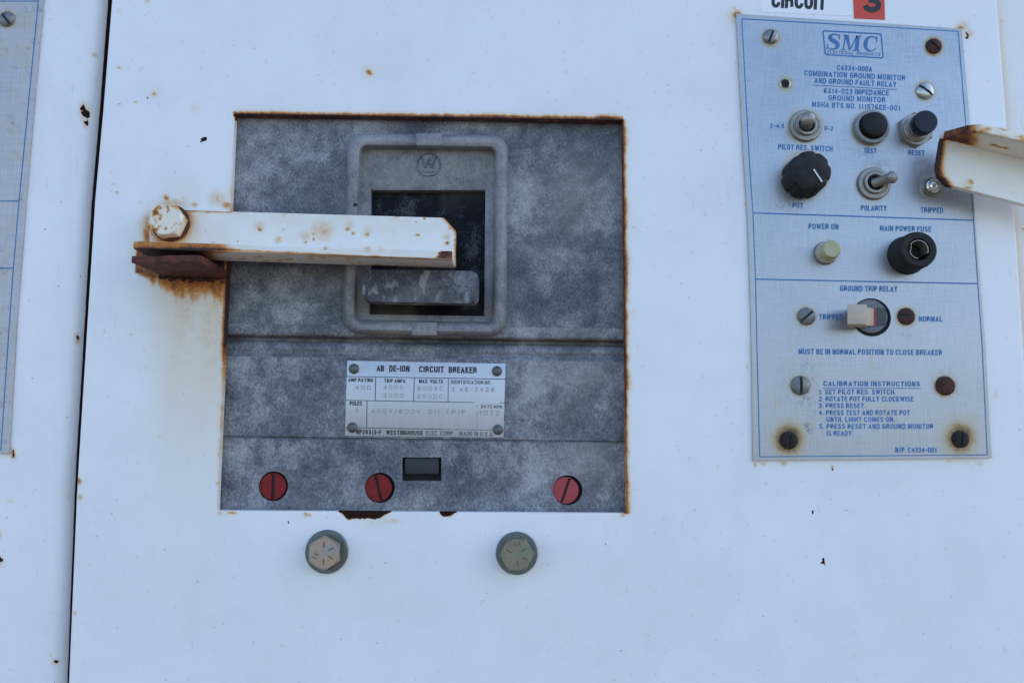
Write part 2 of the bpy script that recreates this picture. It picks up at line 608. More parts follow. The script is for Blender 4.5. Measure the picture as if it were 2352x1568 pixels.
def build_font():
    w, r = .46, .23                      # letter width, bowl radius (cap height 1)
    G = {}
    O = arc(r, 1 - r, r, r, 0, 180) + arc(r, r, r, r, 180, 360)
    G['O'] = (w, [O + [O[0]]])
    G['0'] = (w * .93, [[(x * .93, y) for x, y in O + [O[0]]]])
    G['C'] = (w, [arc(r, 1 - r, r, r, -8, 180) + arc(r, r, r, r, 180, 368)])
    G['G'] = (w, [arc(r, 1 - r, r, r, 0, 180) + arc(r, r, r, r, 180, 360) + [(w, .48), (.25, .48)]])
    G['Q'] = (w, [O + [O[0]], [(.28, .22), (.5, -.05)]])
    G['A'] = (.50, [[(0, 0), (.25, 1), (.5, 0)], [(.09, .28), (.41, .28)]])
    b1 = [(0, .52), (.26, .52)] + arc(.26, .76, .18, .24, -90, 90) + [(0, 1)]
    b2 = [(0, 0), (.24, 0)] + arc(.24, .26, .21, .26, -90, 90) + [(0, .52)]
    G['B'] = (w, [[(0, 0), (0, 1)], b1, b2])
    G['D'] = (w, [[(0, 0), (0, 1), (.2, 1)] + arc(.2, .74, .26, .26, 90, 0, 5) + arc(.2, .26, .26, .26, 0, -90, 5) + [(0, 0)]])
    G['E'] = (.38, [[(.38, 1), (0, 1), (0, 0), (.38, 0)], [(0, .52), (.34, .52)]])
    G['F'] = (.36, [[(.36, 1), (0, 1), (0, 0)], [(0, .5), (.32, .5)]])
    G['H'] = (w, [[(0, 0), (0, 1)], [(w, 0), (w, 1)], [(0, .52), (w, .52)]])
    G['I'] = (.0, [[(0, 0), (0, 1)]])
    G['J'] = (.36, [[(.36, 1), (.36, .2)] + arc(.18, .2, .18, .2, 0, -180)])
    G['K'] = (w, [[(0, 0), (0, 1)], [(w, 1), (.02, .4)], [(.15, .56), (.48, 0)]])
    G['L'] = (.36, [[(0, 1), (0, 0), (.36, 0)]])
    G['M'] = (.58, [[(0, 0), (0, 1)], [(.02, 1), (.29, .06)], [(.29, .06), (.56, 1)], [(.58, 1), (.58, 0)]])
    G['N'] = (w, [[(0, 0), (0, 1)], [(.01, 1), (w - .01, 0)], [(w, 0), (w, 1)]])
    G['P'] = (.43, [[(0, 0), (0, 1), (.22, 1)] + arc(.22, .735, .21, .265, 90, -90) + [(0, .47)]])
    G['R'] = (.46, [[(0, 0), (0, 1), (.22, 1)] + arc(.22, .745, .21, .255, 90, -90) + [(0, .49)], [(.25, .49)] + arc(.25, .3, .17, .19, 90, 0, 4) + [(.43, .08), (.46, 0)]])
    G['S'] = (.45, [arc(.225, .765, .205, .235, 5, 200) + [(.10, .60), (.35, .41)] + arc(.225, .25, .225, .25, 30, -175)])
    G['T'] = (.44, [[(0, 1), (.44, 1)], [(.22, 1), (.22, 0)]])
    G['U'] = (w, [[(0, 1)] + arc(r, r, r, r, 180, 360) + [(w, 1)]])
    G['V'] = (.48, [[(0, 1), (.24, 0), (.48, 1)]])
    G['W'] = (.72, [[(0, 1), (.18, 0), (.36, .96), (.54, 0), (.72, 1)]])
    G['X'] = (.48, [[(0, 1), (.48, 0)], [(0, 0), (.48, 1)]])
    G['Y'] = (.48, [[(0, 1), (.24, .44), (.48, 1)], [(.24, .46), (.24, 0)]])
    G['Z'] = (.42, [[(0, 1), (.42, 1), (0, 0), (.42, 0)]])
    G['1'] = (.2, [[(0, .78), (.12, .84), (.17, 1), (.17, 0)]])
    G['2'] = (.42, [arc(.21, .77, .21, .23, 175, -35) + [(.02, .08), (0, 0), (.42, 0)]])
    G['3'] = (.42, [arc(.21, .77, .19, .23, 170, -75) + [(.18, .53)], [(.18, .53)] + arc(.21, .265, .215, .265, 80, -172)])
    G['4'] = (.44, [[(.33, 0), (.33, 1), (0, .28), (.44, .28)]])
    G['5'] = (.42, [[(.38, 1), (.07, 1), (.03, .5)] + arc(.21, .32, .21, .30, 140, -170)])
    G['6'] = (.43, [arc(.215, .76, .2, .24, 25, 180) + arc(.215, .27, .215, .27, 180, 540)])
    G['7'] = (.40, [[(0, 1), (.40, 1), (.13, 0)]])
    g8 = arc(.215, .77, .185, .23, 0, 360, 12)
    G['8'] = (.43, [g8, arc(.215, .27, .215, .27, 0, 360, 12)])
    G['9'] = (.43, [[(.43 - x, 1 - y) for x, y in G['6'][1][0]]])
    G['-'] = (.22, [[(0, .42), (.22, .42)]])
    G['.'] = (.0, [[(0, -.07), (0, .09)]])
    G[':'] = (.0, [[(0, -.07), (0, .09)], [(0, .52), (0, .68)]])
    G['/'] = (.30, [[(0, 0), (.30, 1)]])
    return G


FONT = build_font()
_zs = [0]


def ribbon(bm, pts, wd, h, mat=0):
    """flat stroke of constant width with mitred corners; pts in layout units"""
    P = [Vector(p) for p in pts]
    for i in range(1, len(P) - 1):        # break at hairpins
        if (P[i] - P[i - 1]).normalized().dot((P[i + 1] - P[i]).normalized()) < -.25:
            ribbon(bm, P[:i + 1], wd, h, mat)
            ribbon(bm, P[i:], wd, h + .002, mat)
            return
    closed = (P[0] - P[-1]).length < 1e-6
    if closed:
        P = P[:-1]
    k = len(P)
    L, Q = [], []
    for i in range(k):
        a = P[i - 1] if (i > 0 or closed) else None
        c = P[(i + 1) % k] if (i < k - 1 or closed) else None
        d1 = (P[i] - a).normalized() if a is not None else None
        d2 = (c - P[i]).normalized() if c is not None else None
        d1 = d1 or d2
        d2 = d2 or d1
        n1, n2 = Vector((-d1.y, d1.x)), Vector((-d2.y, d2.x))
        m_ = n1 + n2
        m_ = m_.normalized() if m_.length > .2 else n1
        sc_ = min(1.6, 1 / max(.3, m_.dot(n1)))
        L.append(bm.verts.new(V(*(P[i] + m_ * wd / 2 * sc_), h)))
        Q.append(bm.verts.new(V(*(P[i] - m_ * wd / 2 * sc_), h)))
    for i in range(k if closed else k - 1):
        j = (i + 1) % k
        bm.faces.new((L[i], L[j], Q[j], Q[i])).material_index = mat


def add_text(bm, txt, p0, p1, cap, h, off=0.02, shear=0.0, spacing=1.0, mat=0, weight=None):
    """letters from layout point p0 to p1 (baseline), cap height in layout units"""
    wt = weight or (.185 + off * 1.2)
    gap = .16 + wt * .9
    x, items = 0.0, []
    gap *= spacing
    for ch in txt:
        if ch == ' ':
            x += .30 * spacing + .04
            continue
        wd, st_ = FONT[ch]
        items.append((x, st_))
        x += wd + gap
    tot = x - gap
    A, B = Vector(p0), Vector(p1)
    d = B - A
    ln = d.length
    dn = d.normalized()
    up = Vector((dn.y, -dn.x))
    sw = wt * cap
    sx = (ln - sw) / max(tot, 1e-6)
    ch_ = cap - sw
    for x0, st_ in items:
        for pl_ in st_:
            pts = []
            for x_, y_ in pl_:
                # end strokes square with the cap line
                yy = sw / 2 + ch_ * y_
                if y_ in (0, 1) and (x_, y_) in (pl_[0], pl_[-1]):
                    nb = pl_[1] if (x_, y_) == pl_[0] else pl_[-2]
                    if abs(nb[1] - y_) > .12:
                        yy = cap * y_
                ex = 0.0                  # free ends of level strokes reach the letter's full width
                for e_, nb in ((pl_[0], pl_[1]), (pl_[-1], pl_[-2])):
                    if (x_, y_) == e_ and abs(nb[1] - y_) < .02 and pl_[0] != pl_[-1]:
                        ex = (1 if x_ > nb[0] else -1) * sw * .45
                q = A + dn * (sw / 2 + (x0 + x_) * sx + ex + yy * shear) + up * yy
                pts.append((q.x, q.y))
            _zs[0] = (_zs[0] + 1) % 7
            ribbon(bm, pts, sw, h + _zs[0] * .004, mat)


def face_front(bm):
    """all printed faces look at the viewer"""
    for f in bm.faces:
        f.normal_update()
        if f.normal.y > 0:
            f.normal_flip()


def print_link(name, bm, mats, parent):
    face_front(bm)
    me = bpy.data.meshes.new(name)
    bm.to_mesh(me)
    bm.free()
    return link(name, me, mats, parent, 0)


# zoom maps: picture reading units -> layout units
ZA = lambda x, y: (x * .2891 + 1672.2, y * .2891)
ZB = lambda x, y: (x * .27345 + 1708.9, y * .27345 + 220.5)
ZC = lambda x, y: (x * .27345 + 1708.9, y * .27345 + 477.8)
ZD = lambda x, y: (x * .27345 + 1708.9, y * .27345 + 790.1)
ZN = lambda x, y: (x * .17579 + 771.8, y * .17579 + 808.5)
ZE = lambda x, y: (x * .4297 + 477.8, y * .4297 + 753.4)

# ------------------------------------------------------------------ ground
bm = bmesh.new()
for p in ((-120, -120), (120, -120), (120, 120), (-120, 120)):
    bm.verts.new((p[0], p[1], 0))
bm.faces.new(bm.verts)
tag(bm_link('ground', bm, 'ground_soil', None, 0), kind='structure')

# ------------------------------------------------------------------ cabinet
cab = thing('electrical_cabinet', (0.1, 0.25, 0.05),
            'white painted steel cabinet front with rust spots and a square cut-out', 'cabinet')


def box(bm, x0, x1, y0, y1, z0, z1):
    add_prism(bm, [Vector((x0, 0, z0)), Vector((x1, 0, z0)), Vector((x1, 0, z1)), Vector((x0, 0, z1))], -y1 / MM, -y0 / MM)


bm = bmesh.new()                          # unseen open-fronted shell, added behind the doors to block the sun
X0, X1, Z0, Z1, Y0, Y1 = -1.2, 1.4, 0.05, 2.15, 0.03, 0.5
box(bm, X0, X1, Y1 - 0.003, Y1, Z0, Z1)
box(bm, X0, X0 + 0.003, Y0, Y1 - 0.004, Z0, Z1)
box(bm, X1 - 0.003, X1, Y0, Y1 - 0.004, Z0, Z1)
box(bm, X0 + 0.004, X1 - 0.004, Y0, Y1 - 0.004, Z0, Z0 + 0.003)
box(bm, X0 + 0.004, X1 - 0.004, Y0, Y1 - 0.004, Z1 - 0.003, Z1)
sun_block = bm_link('body', bm, 'white_paint', cab, 0)

# outlines in layout units
EL = [(280, -420), (259, 0), (239, 250), (220, 459), (182, 1066), (178, 1139), (160, 1568), (143, 2000)]
ER = [(2254, -420), (2287, 0), (2311, 301), (2333, 560), (2350, 827), (2358, 1100), (2362, 1350), (2364, 1568), (2368, 2000)]
HL = [(538, 262), (497, 1172)]
HR = [(1430, 276), (1440, 1178)]
HTL, HTR, HBR, HBL = (538, 262), (1430, 276), (1440, 1178), (497, 1172)


def rust_spots(u, v, lst):
    r = np.zeros_like(u)
    for x, y, rx, ry, a in lst:
        q = ((u - x) / rx) ** 2 + ((v - y) / ry) ** 2
        r = np.maximum(r, a * np.exp(-q))
    return r


def chip_spots(u, v, lst):
    c = np.zeros_like(u)
    u, v = u + 7 * (fbm(u / 4 + 9, v / 4, 2) - .5), v + 8 * (fbm(u / 4 + 70, v / 4 + 33, 2) - .5)
    for x, y, rx, ry, ang in lst:
        ca, sa = math.cos(R(ang)), math.sin(R(ang))
        dx, dy = u - x, v - y
        p, q = (dx * ca + dy * sa) / rx, (-dx * sa + dy * ca) / ry
        c = np.maximum(c, np.exp(-0.69 * (p * p + q * q)))
    return c


def door_stain(u, v, h, nrm):
    uu = u + 9 * (fbm(u / 9, v / 9) - 0.5)
    vv = v + 9 * (fbm(u / 9 + 50, v / 9 + 9) - 0.5)
    r = rust_spots(uu, vv, [
        (848, 166, 8, 8, .75), (848, 166, 22, 20, .22), (355, 215, 7, 6, .55), (355, 215, 20, 16, .18), (275, 155, 4, 4, .6),
        (275, 155, 9, 8, .2), (445, 247, 13, 13, .22), (275, 26, 6, 6, .25), (340, 2, 8, 5, .4), (1300, 167, 6, 6, .25),
        (445, 247, 3, 3, .4), (275, 238, 3, 3, .5), (311, 235, 3, 3, .5),
        (262, 424, 5, 5, .35), (267, 442, 4, 4, .5), (381, 455, 8, 8, .7), (381, 458, 20, 18, .3), (425, 455, 12, 8, .28),
        (500, 456, 26, 22, .32), (500, 456, 6, 6, .55), (445, 470, 9, 5, .6), (325, 465, 7, 6, .25), (520, 470, 14, 10, .55),
        (345, 520, 24, 40, .52), (338, 540, 12, 30, .66), (395, 470, 44, 16, .42), (385, 478, 26, 10, .6), (283, 500, 3, 3, .5),
        (320, 600, 14, 30, .3), (310, 580, 20, 40, .2),
        (1464, 793, 4, 3, .5), (182, 1105, 5, 7, .75), (183, 1142, 5, 8, .5), (172, 1408, 4, 6, .5),
        (1693, 35, 10, 9, .8), (1690, 38, 24, 22, .3), (1688, 20, 4, 6, .5), (2205, 64, 12, 5, .7), (2212, 58, 18, 14, .3),
        (2224, 78, 14, 12, .35), (1752, 1064, 8, 5, .4), (1800, 1064, 9, 6, .5), (1911, 1072, 4, 6, .6), (1735, 1066, 5, 6, .5),
        (2212, 1058, 60, 9, .22), (2180, 1060, 10, 5, .35), (2250, 1064, 12, 6, .3),
        (2287, 300, 6, 8, .3), (2318, 212, 4, 6, .6),
        (2286, 908, 6, 10, .25), (1960, 1168, 6, 5, .16), (2065, 1107, 7, 5, .14), (2310, 1490, 4, 8, .3), (1962, 1506, 4, 5, .22),
        (740, 1145, 6, 6, .05), (900, 1196, 26, 6, .3), (860, 1200, 40, 14, .14), (1040, 1230, 16, 6, .07), (1065, 1226, 14, 5, .09),
        (505, 1176, 6, 4, .55), (532, 1178, 14, 4, .6), (705, 1182, 10, 4, .6), (1430, 1182, 6, 5, .6),
        (500, 1110, 5, 6, .4), (502, 1045, 5, 8, .4), (508, 930, 6, 10, .4), (518, 760, 9, 30, .5)])
    # faint dirt freckles
    fr = fbm(u / 6 + 400, v / 6, 2)
    r = np.maximum(r, 0.3 * sstep(0.84, 0.93, fr))
    # rust creeping from the cut edges
    inx = (u > 536.5) & (u < 1431)
    yt = np.interp(u, [538, 1430], [262, 276])
    d = np.maximum(yt - v, 0)
    wt = 1.5 + 7 * fbm(u / 30, 0 * u + 3) ** 1.3 * (0.5 + 0.9 * sstep(900, 1400, u)) + 3 * fbm(u / 6, 0 * u + 8)
    e = np.where(inx & (v < yt + 8), 0.98 * np.exp(-(d / wt) ** 1.6) + 0.26 * np.exp(-d / 13), 0)
    r = np.maximum(r, e)
    xr = np.interp(v, [276, 1178], [1430, 1440])
    d = np.maximum(u - xr, 0)
    wr = 1.5 + 8 * fbm(v / 40, 0 * v + 11) ** 1.2 + 2 * fbm(v / 6, 0 * v + 5)
    sr = np.where(v < 276, 0.8, 1 - 0.35 * sstep(850, 1050, v))
    e = np.where((u > xr - 9) & (v > 272) & (v < 1182), sr * (0.9 * np.exp(-(d / wr) ** 1.5) + 0.2 * np.exp(-d / 16)), 0)
    r = np.maximum(r, e)
    xl = np.interp(v, [262, 1172], [538, 497])
    d = np.maximum(xl - u, 0)
    sl_ = 0.12 + 0.75 * sstep(540, 600, v) * (1 - sstep(720, 900, v)) + 0.25 * sstep(380, 470, v) * (1 - sstep(1000, 1150, v)) * fbm(v / 20, 0 * v + 2)
    e = np.where((u < xl + 9) & (u > xl - 90) & (v > 262) & (v < 1172), sl_ * (0.8 * np.exp(-(d / 5) ** 1.4) + 0.35 * np.exp(-d / 14)), 0)
    r = np.maximum(r, e)
    # run-off below the rusty lug
    L = (22 + 82 * fbm(u / 15, 0 * u + 20, 3) + 20 * fbm(u / 4, v / 30)) * sstep(300, 425, u) + 6
    t = np.maximum(v - 622, 0)
    run = np.where((u > 312) & (u < 517) & (v > 560), 0.78 * (1 - sstep(0.25, 1.25, t / L)) * (.8 + .35 * fbm(u / 9, v / 22)), 0)
    run = np.maximum(run, np.where((u > 330) & (u < 517) & (v > 560), .38 * (1 - sstep(0.2, 1.2, t / (L * 1.25))), 0))
    r = np.maximum(r, run)
    blk = sstep(330, 420, u) * (u < 516) * np.exp(-(np.maximum(v - 632, 0) / (8 + 22 * fbm(u / 6, 0 * u + 40, 2))) ** 2) * (v > 560) * 0.97
    r = np.maximum(r, blk)
    wash = 0.15 * sstep(300, 420, u) * (u < 517) * (v > 560) * (1 - sstep(700, 1180, v)) * (0.6 + 0.8 * fbm(u / 30, v / 120))
    wash += 0.06 * sstep(190, 420, u) * (u < 517) * (v > 300) * sstep(300, 620, v) * (1 - sstep(1100, 1560, v))
    wash += 0.05 * sstep(295, 400, u) * (u < 517) * (v > 560) * (1 - sstep(900, 1400, v))
    r = np.maximum(r, wash)
    yw = np.hypot((u - 420) / 1.3, (v - 440))
    r = np.maximum(r, .13 * np.exp(-(yw / 60) ** 2) * (u < 540))
    # stain under the control plate edge
    r = np.maximum(r, 0.10 * ((u > 1725) & (u < 2285)) * np.exp(-np.maximum(v - 1050, 0) / 10) * (v > 1045))
    # fold at the door's left edge
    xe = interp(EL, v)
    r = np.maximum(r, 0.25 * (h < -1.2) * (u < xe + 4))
    # cut edge walls
    wall = (h < -0.8) & (u > 480) & (u < 1450) & (v > 240) & (v < 1190)
    r = np.where(wall & (v < yt + 14), 0.92, r)
    r = np.where(wall & (u > xr - 12) & (v > yt + 12) & (v < 1170), 0.82 * sr, r)
    c = chip_spots(u, v, [(467, 321, 9, 5, -28), (1867, 1174, 3.4, 6, 12), (1890, 1287, 2.6, 8, 18), (1895, 1290, 2.4, 9, -12), (1328, 1239, 1.8, 2.2, 0), (2221, 86, 3, 7, 40), (2228, 82, 2.5, 8, -60), (2219, 78, 2.2, 6, -20),
                          (1911, 1077, 1.6, 4, 15), (217, 128, 1, 1, 0), (425, 1268, 1.4, 2.4, 0), (1468, 1436, 1.5, 1.5, 0),
                          (311, 235, 1.6, 1.6, 0), (274, 238, 1.4, 1.4, 0), (339, 227, 3.5, .9, 40), (503, 542, 1.2, 3, -30), (662, 1199, 1, 4, -20), (600, 70, 1.2, 1.2, 0), (318, 24, 1.4, 1.2, 0), (252, 273, 1.2, 1, 0),
                          (1658, 1279, 1, 1.5, 0), (182, 1103, 2.2, 4, 0)])
    yb = np.interp(u, [497, 1440], [1172, 1178])
    dep = 15 * sstep(776, 800, u) * (1 - sstep(862, 905, u)) * (.7 + .6 * fbm(u / 9, 0 * u + 1)) + 9 * sstep(1008, 1016, u) * (1 - sstep(1030, 1052, u)) \
        
    d = v - yb
    c = np.maximum(c, np.where((d > -9) & (u > 500) & (u < 1438) & (dep > .5), np.clip(1.15 - np.maximum(d, 0) / np.maximum(dep, .1) * .62, 0, 1), 0))
    r = np.maximum(r, np.where((d > -3) & (dep > 2), .5 * np.exp(-(np.maximum(d - dep, 0) / 3) ** 2), 0) * (u > 500) * (u < 1440) * (d < 40))
    return np.clip(r, 0, 1), np.clip(c, 0, 1)


def holed_sheet(name, outer_l, outer_r, vtop, vbot, hole, step, h, walls, mat, parent, outer_prof=None, wall_prof=None):
    """front sheet with a four-sided hole, cut-edge walls and rounded returns at its left and right edges"""
    tl, tr, br, bl = hole
    verts, faces = [], []

    def add(p):
        verts.append(p)
        return len(verts) - 1

    def npx(a, b):
        return max(2, int(round(abs(b - a) / step)))
    rows_v = []
    nA, nB, nC = npx(vtop, tl[1]), npx(tl[1], bl[1]), npx(bl[1], vbot)
    cA, cB, cC = npx(200, tl[0]), npx(tl[0], tr[0]), npx(tr[0], 2330)
    nr, nc = nA + nB + nC, cA + cB + cC
    grid = np.zeros((nr + 1, nc + 1, 2))
    for i in range(nr + 1):
        if i <= nA:
            f = i / nA
            yl = yr = None
            lv = vtop + (tl[1] - vtop) * f
            rv = vtop + (tr[1] - vtop) * f
            lx, rx = tl[0], tr[0]
        elif i <= nA + nB:
            f = (i - nA) / nB
            lv = tl[1] + (bl[1] - tl[1]) * f
            rv = tr[1] + (br[1] - tr[1]) * f
            lx = tl[0] + (bl[0] - tl[0]) * f
            rx = tr[0] + (br[0] - tr[0]) * f
        else:
            f = (i - nA - nB) / nC
            lv = bl[1] + (vbot - bl[1]) * f
            rv = br[1] + (vbot - br[1]) * f
            lx, rx = bl[0], br[0]
        xe0, xe1 = interp(outer_l, lv), interp(outer_r, rv)
        for j in range(nc + 1):
            if j <= cA:
                g = j / cA
                grid[i, j] = (xe0 + (lx - xe0) * g, lv)
            elif j <= cA + cB:
                g = (j - cA) / cB
                grid[i, j] = (lx + (rx - lx) * g, lv + (rv - lv) * g)
            else:
                g = (j - cA - cB) / cC
                grid[i, j] = (rx + (xe1 - rx) * g, rv)
    W = Vn(grid[..., 0], grid[..., 1], h)
    idx = -np.ones((nr + 1, nc + 1), int)
    for i in range(nr + 1):
        for j in range(nc + 1):
            if nA < i < nA + nB and cA < j < cA + cB:
                continue
            idx[i, j] = add(tuple(W[i, j]))
    for i in range(nr):
        for j in range(nc):
            if nA <= i < nA + nB and cA <= j < cA + cB:
                continue
            faces.append((idx[i, j], idx[i + 1, j], idx[i + 1, j + 1], idx[i, j + 1]))
    # hole walls
    loop = [(nA, j) for j in range(cA, cA + cB)] + [(i, cA + cB) for i in range(nA, nA + nB)] + \
           [(nA + nB, j) for j in range(cA + cB, cA, -1)] + [(i, cA) for i in range(nA + nB, nA, -1)]
    cen = W[(2 * nA + nB) // 2, (2 * cA + cB) // 2]
    prev = [idx[q] for q in loop]
    for ins, dep in walls:
        cur = []
        for (i, j) in loop:
            p = W[i, j].copy()
            dx = (1 if j == cA else -1 if j == cA + cB else 0)
            dz = (-1 if i == nA else 1 if i == nA + nB else 0)
            p[0] += dx * ins * MM
            p[2] += dz * ins * MM
            p[1] += dep * MM
            cur.append(add(tuple(p)))
        k = len(loop)
        for q in range(k):
            e = (q + 1) % k
            faces.append((prev[q], prev[e], cur[e], cur[q]))
        prev = cur
    # rounded returns
    if outer_prof:
        for side, j in ((-1, 0), (1, nc)):
            prev = [idx[i, j] for i in range(nr + 1)]
            for ox, dep in outer_prof:
                cur = []
                for i in range(nr + 1):
                    p = W[i, j].copy()
                    p[0] += side * ox * MM
                    p[1] += dep * MM
                    cur.append(add(tuple(p)))
                for i in range(nr):
                    if side < 0:
                        faces.append((prev[i], prev[i + 1], cur[i + 1], cur[i])[::-1])
                    else:
                        faces.append((prev[i], prev[i + 1], cur[i + 1], cur[i]))
                prev = cur
    me = bpy.data.meshes.new(name)
    me.from_pydata(verts, [], faces)
    o = link(name, me, mat, parent, 50)
    return o


door = holed_sheet('door', EL, ER, -420, 2000, (HTL, HTR, HBR, HBL), 4.6, 0.0,
                   [(0.12, 0.35), (0.15, 1.2), (0.15, 3.0), (0.15, 5.0), (-1.2, 5.1)], 'white_paint', cab,
                   outer_prof=[(0.2, 0.06), (0.4, 0.25), (0.5, 0.55), (0.5, 1.5), (0.4, 5.0), (0.3, 9.6), (0.2, 24.0)])
stain(door, door_stain)


def side_sheet(name, x0, x1, h, mat, fn, v0=-420, v1=2000, step=5):
    us = np.arange(x0, x1 + step, step)
    vs = np.arange(v0, v1 + step, step)
    U, W_ = np.meshgrid(us, vs)
    P = Vn(U, W_, h).reshape(-1, 3)
    nr, nc = U.shape
    i, j = np.meshgrid(np.arange(nr - 1), np.arange(nc - 1), indexing='ij')
    a = i * nc + j
    f = np.stack([a, a + nc, a + nc + 1, a + 1], -1).reshape(-1, 4)
    me = bpy.data.meshes.new(name)
    me.from_pydata(P.tolist(), [], f.tolist())
    o = link(name, me, mat, cab, 50)
    stain(o, fn)
    return o


HLP = -5.0


def left_stain_shade(u, v, h, nrm):
    uu = u + 7 * (fbm(u / 7, v / 7) - 0.5)
    vv = v + 7 * (fbm(u / 7 + 50, v / 7 + 9) - 0.5)
    r = rust_spots(uu, vv, [(217, 127, 8, 6, .5), (195, 258, 16, 24, .4), (192, 240, 8, 10, .4), (198, 284, 6, 14, .5), (178, 778, 8, 14, .5),
                            (128, 1519, 9, 9, .4), (115, 1503, 5, 5, .45), (103, 1243, 4, 4, .4), (20, 1149, 5, 3, .35), (30, 1149, 4, 3, .35),
                            (116, 1405, 4, 4, .3), (30, 1040, 7, 14, .6), (24, 1038, 14, 12, .35), (0, 1290, 10, 14, .3), (-2, 1228, 8, 12, .3),
                            (55, 1041, 4, 4, .3)])
    fr = fbm(u / 5 + 100, v / 5, 2)
    r = np.maximum(r, 0.2 * sstep(0.86, 0.93, fr))
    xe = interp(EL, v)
    seam_shade = np.where(u > xe - 75, 1 - sstep(-8.3, -6.3, h - HLP), 0)  # the gap's darkness, painted by depth onto the rolled edge
    r = np.maximum(r, 0.06 * np.exp(-(np.maximum(xe - u, 0) / 14) ** 2))  # faint beige of the gap's shadow put into the paint
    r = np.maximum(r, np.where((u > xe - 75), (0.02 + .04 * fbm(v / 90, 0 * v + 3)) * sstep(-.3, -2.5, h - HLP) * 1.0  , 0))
    c = chip_spots(u, v, [(190, 248, 6, 7, 10), (197, 261, 9, 11, -20), (199, 282, 4, 8, 0), (217, 127, 5, 2.4, 35), (215, 95, 2.5, 1, 30), (178, 775, 3.2, 7, -15), (129, 1519, 5.5, 5, 0), (0, 1283, 5, 6.5, 0), (6, 1285, 3, 3, 0), (30, 1046, 2.6, 6, 0), (31, 1034, 1.8, 3, 0)])
    return np.clip(r, 0, 1), np.maximum(c, seam_shade)


def right_stain_shade(u, v, h, nrm):
    uu = u + 7 * (fbm(u / 7, v / 7) - 0.5)
    vv = v + 7 * (fbm(u / 7 + 50, v / 7 + 9) - 0.5)
    r = rust_spots(uu, vv, [(2300, 50, 5, 8, .35), (2349, 527, 4, 5, .6), (2330, 310, 2, 4, .5)])
    xe = interp(ER, v)
    r = np.maximum(r, 0.085 * sstep(2290, 2300, u) + 0.18 * np.exp(-(np.maximum(u - xe, 0) / 14) ** 2))  # beige shade along the door edge painted into the panel
    return np.clip(r, 0, 1), np.zeros_like(u)


# the left panel ends in a rolled edge beside a narrow dark gap
us_l = np.linspace(-900, -40, 60).tolist()
vs, fs = [], []
vv_ = np.arange(-420, 2005, 5)
RB = 9.0
ncl = 0
for v in vv_:
    xe = float(interp(EL, v)) - 60
    row = [tuple(V(u, v, HLP)) for u in us_l] + [tuple(V(-40 + (xe + 40) * i / 60, v, HLP)) for i in range(1, 61)]
    e = V(xe, v, HLP)
    for i in range(1, 11):
        a = i / 10 * math.pi / 2
        row.append((e.x + RB * MM * math.sin(a), e.y + RB * MM * (1 - math.cos(a)), e.z))
    row.append((e.x + RB * MM, e.y + 0.028, e.z))
    ncl = len(row)
    vs += row
for i in range(len(vv_) - 1):
    for j in range(ncl - 1):
        a = i * ncl + j
        fs.append((a, a + ncl, a + ncl + 1, a + 1))
me = bpy.data.meshes.new('side_panel')
me.from_pydata(vs, [], fs)
lps = link('side_panel', me, 'white_paint', cab, 50)
stain(lps, left_stain_shade)
side_sheet('side_panel', 2200, 3600, -10.0, 'white_paint', right_stain_shade)
bmx = sun_block.data
set_attr(sun_block, 'rust', np.zeros(len(bmx.vertices)))
set_attr(sun_block, 'chip_or_shade', np.zeros(len(bmx.vertices)))

# ------------------------------------------------------------------ circuit breaker
brk = thing('circuit_breaker', V(968, 720, -60), 'grey weathered circuit breaker filling the rusty square cut-out', 'circuit breaker')
SLP = 0.0135


def ruled(name, prof, mat, u0=455, u1=1490, step=9, smooth=40):
    """profile (v, h) swept across the breaker"""
    us = np.arange(u0, u1 + step, step)
    # refine the profile rows
    pr = []
    for (a, ha), (b2, hb) in zip(prof, prof[1:]):
        k = max(1, int(abs(b2 - a) / 14))
        for i in range(k):
            pr.append((a + (b2 - a) * i / k, ha + (hb - ha) * i / k))
    pr.append(prof[-1])
    vs, fs = [], []
    for (v, h) in pr:
        for u in us:
            vs.append(tuple(V(u, v + SLP * (u - 516), h)))
    nc = len(us)
    for i in range(len(pr) - 1):
        for j in range(nc - 1):
            a = i * nc + j
            fs.append((a, a + nc, a + nc + 1, a + 1))
    me = bpy.data.meshes.new(name)
    me.from_pydata(vs, [], fs)
    return link(name, me, mat, brk, smooth)


# upper cover with the handle window cut out
WTL, WTR, WBR, WBL = (852, 437), (1115, 437), (1112, 726), (848, 722)
UL, UR = [(462, 200), (442, 1300)], [(1478, 200), (1488, 1300)]
holed_sheet('upper_cover', UL, UR, 215, 764, ((818, 326), (1150, 330), (1145, 754), (806, 748)), 12, -6.0, [(0, 4), (0, 16)], 'weathered_phenolic', brk)
# the lip, groove and shoulder under it
ruled('ledge', [(742, -5.96), (762, -5.9), (766, -6.2), (769, -7.2), (771, -9.8), (774, -14.0), (781, -14.0), (784, -10.8), (792, -9.6), (801, -9.3), (805, -10.1), (808, -10.1), (812, -8.2), (818, -7.3)], 'weathered_phenolic', smooth=60)
ruled('lower_cover', [(818, -7.3), (1000, -7.3), (1002, -8.3)], 'weathered_phenolic')
# terminal cover, with pockets for the trip screws cut by rings (holes built below)
TRIP = [((631.5, 1115.5), 33.5), ((874.5, 1119), 34), ((1303, 1124.5), 33.5)]
tc = ruled('terminal_cover', [(1002, -8.3), (1004, -8.3), (1006, -7.2), (1230, -7.2)], 'weathered_phenolic')


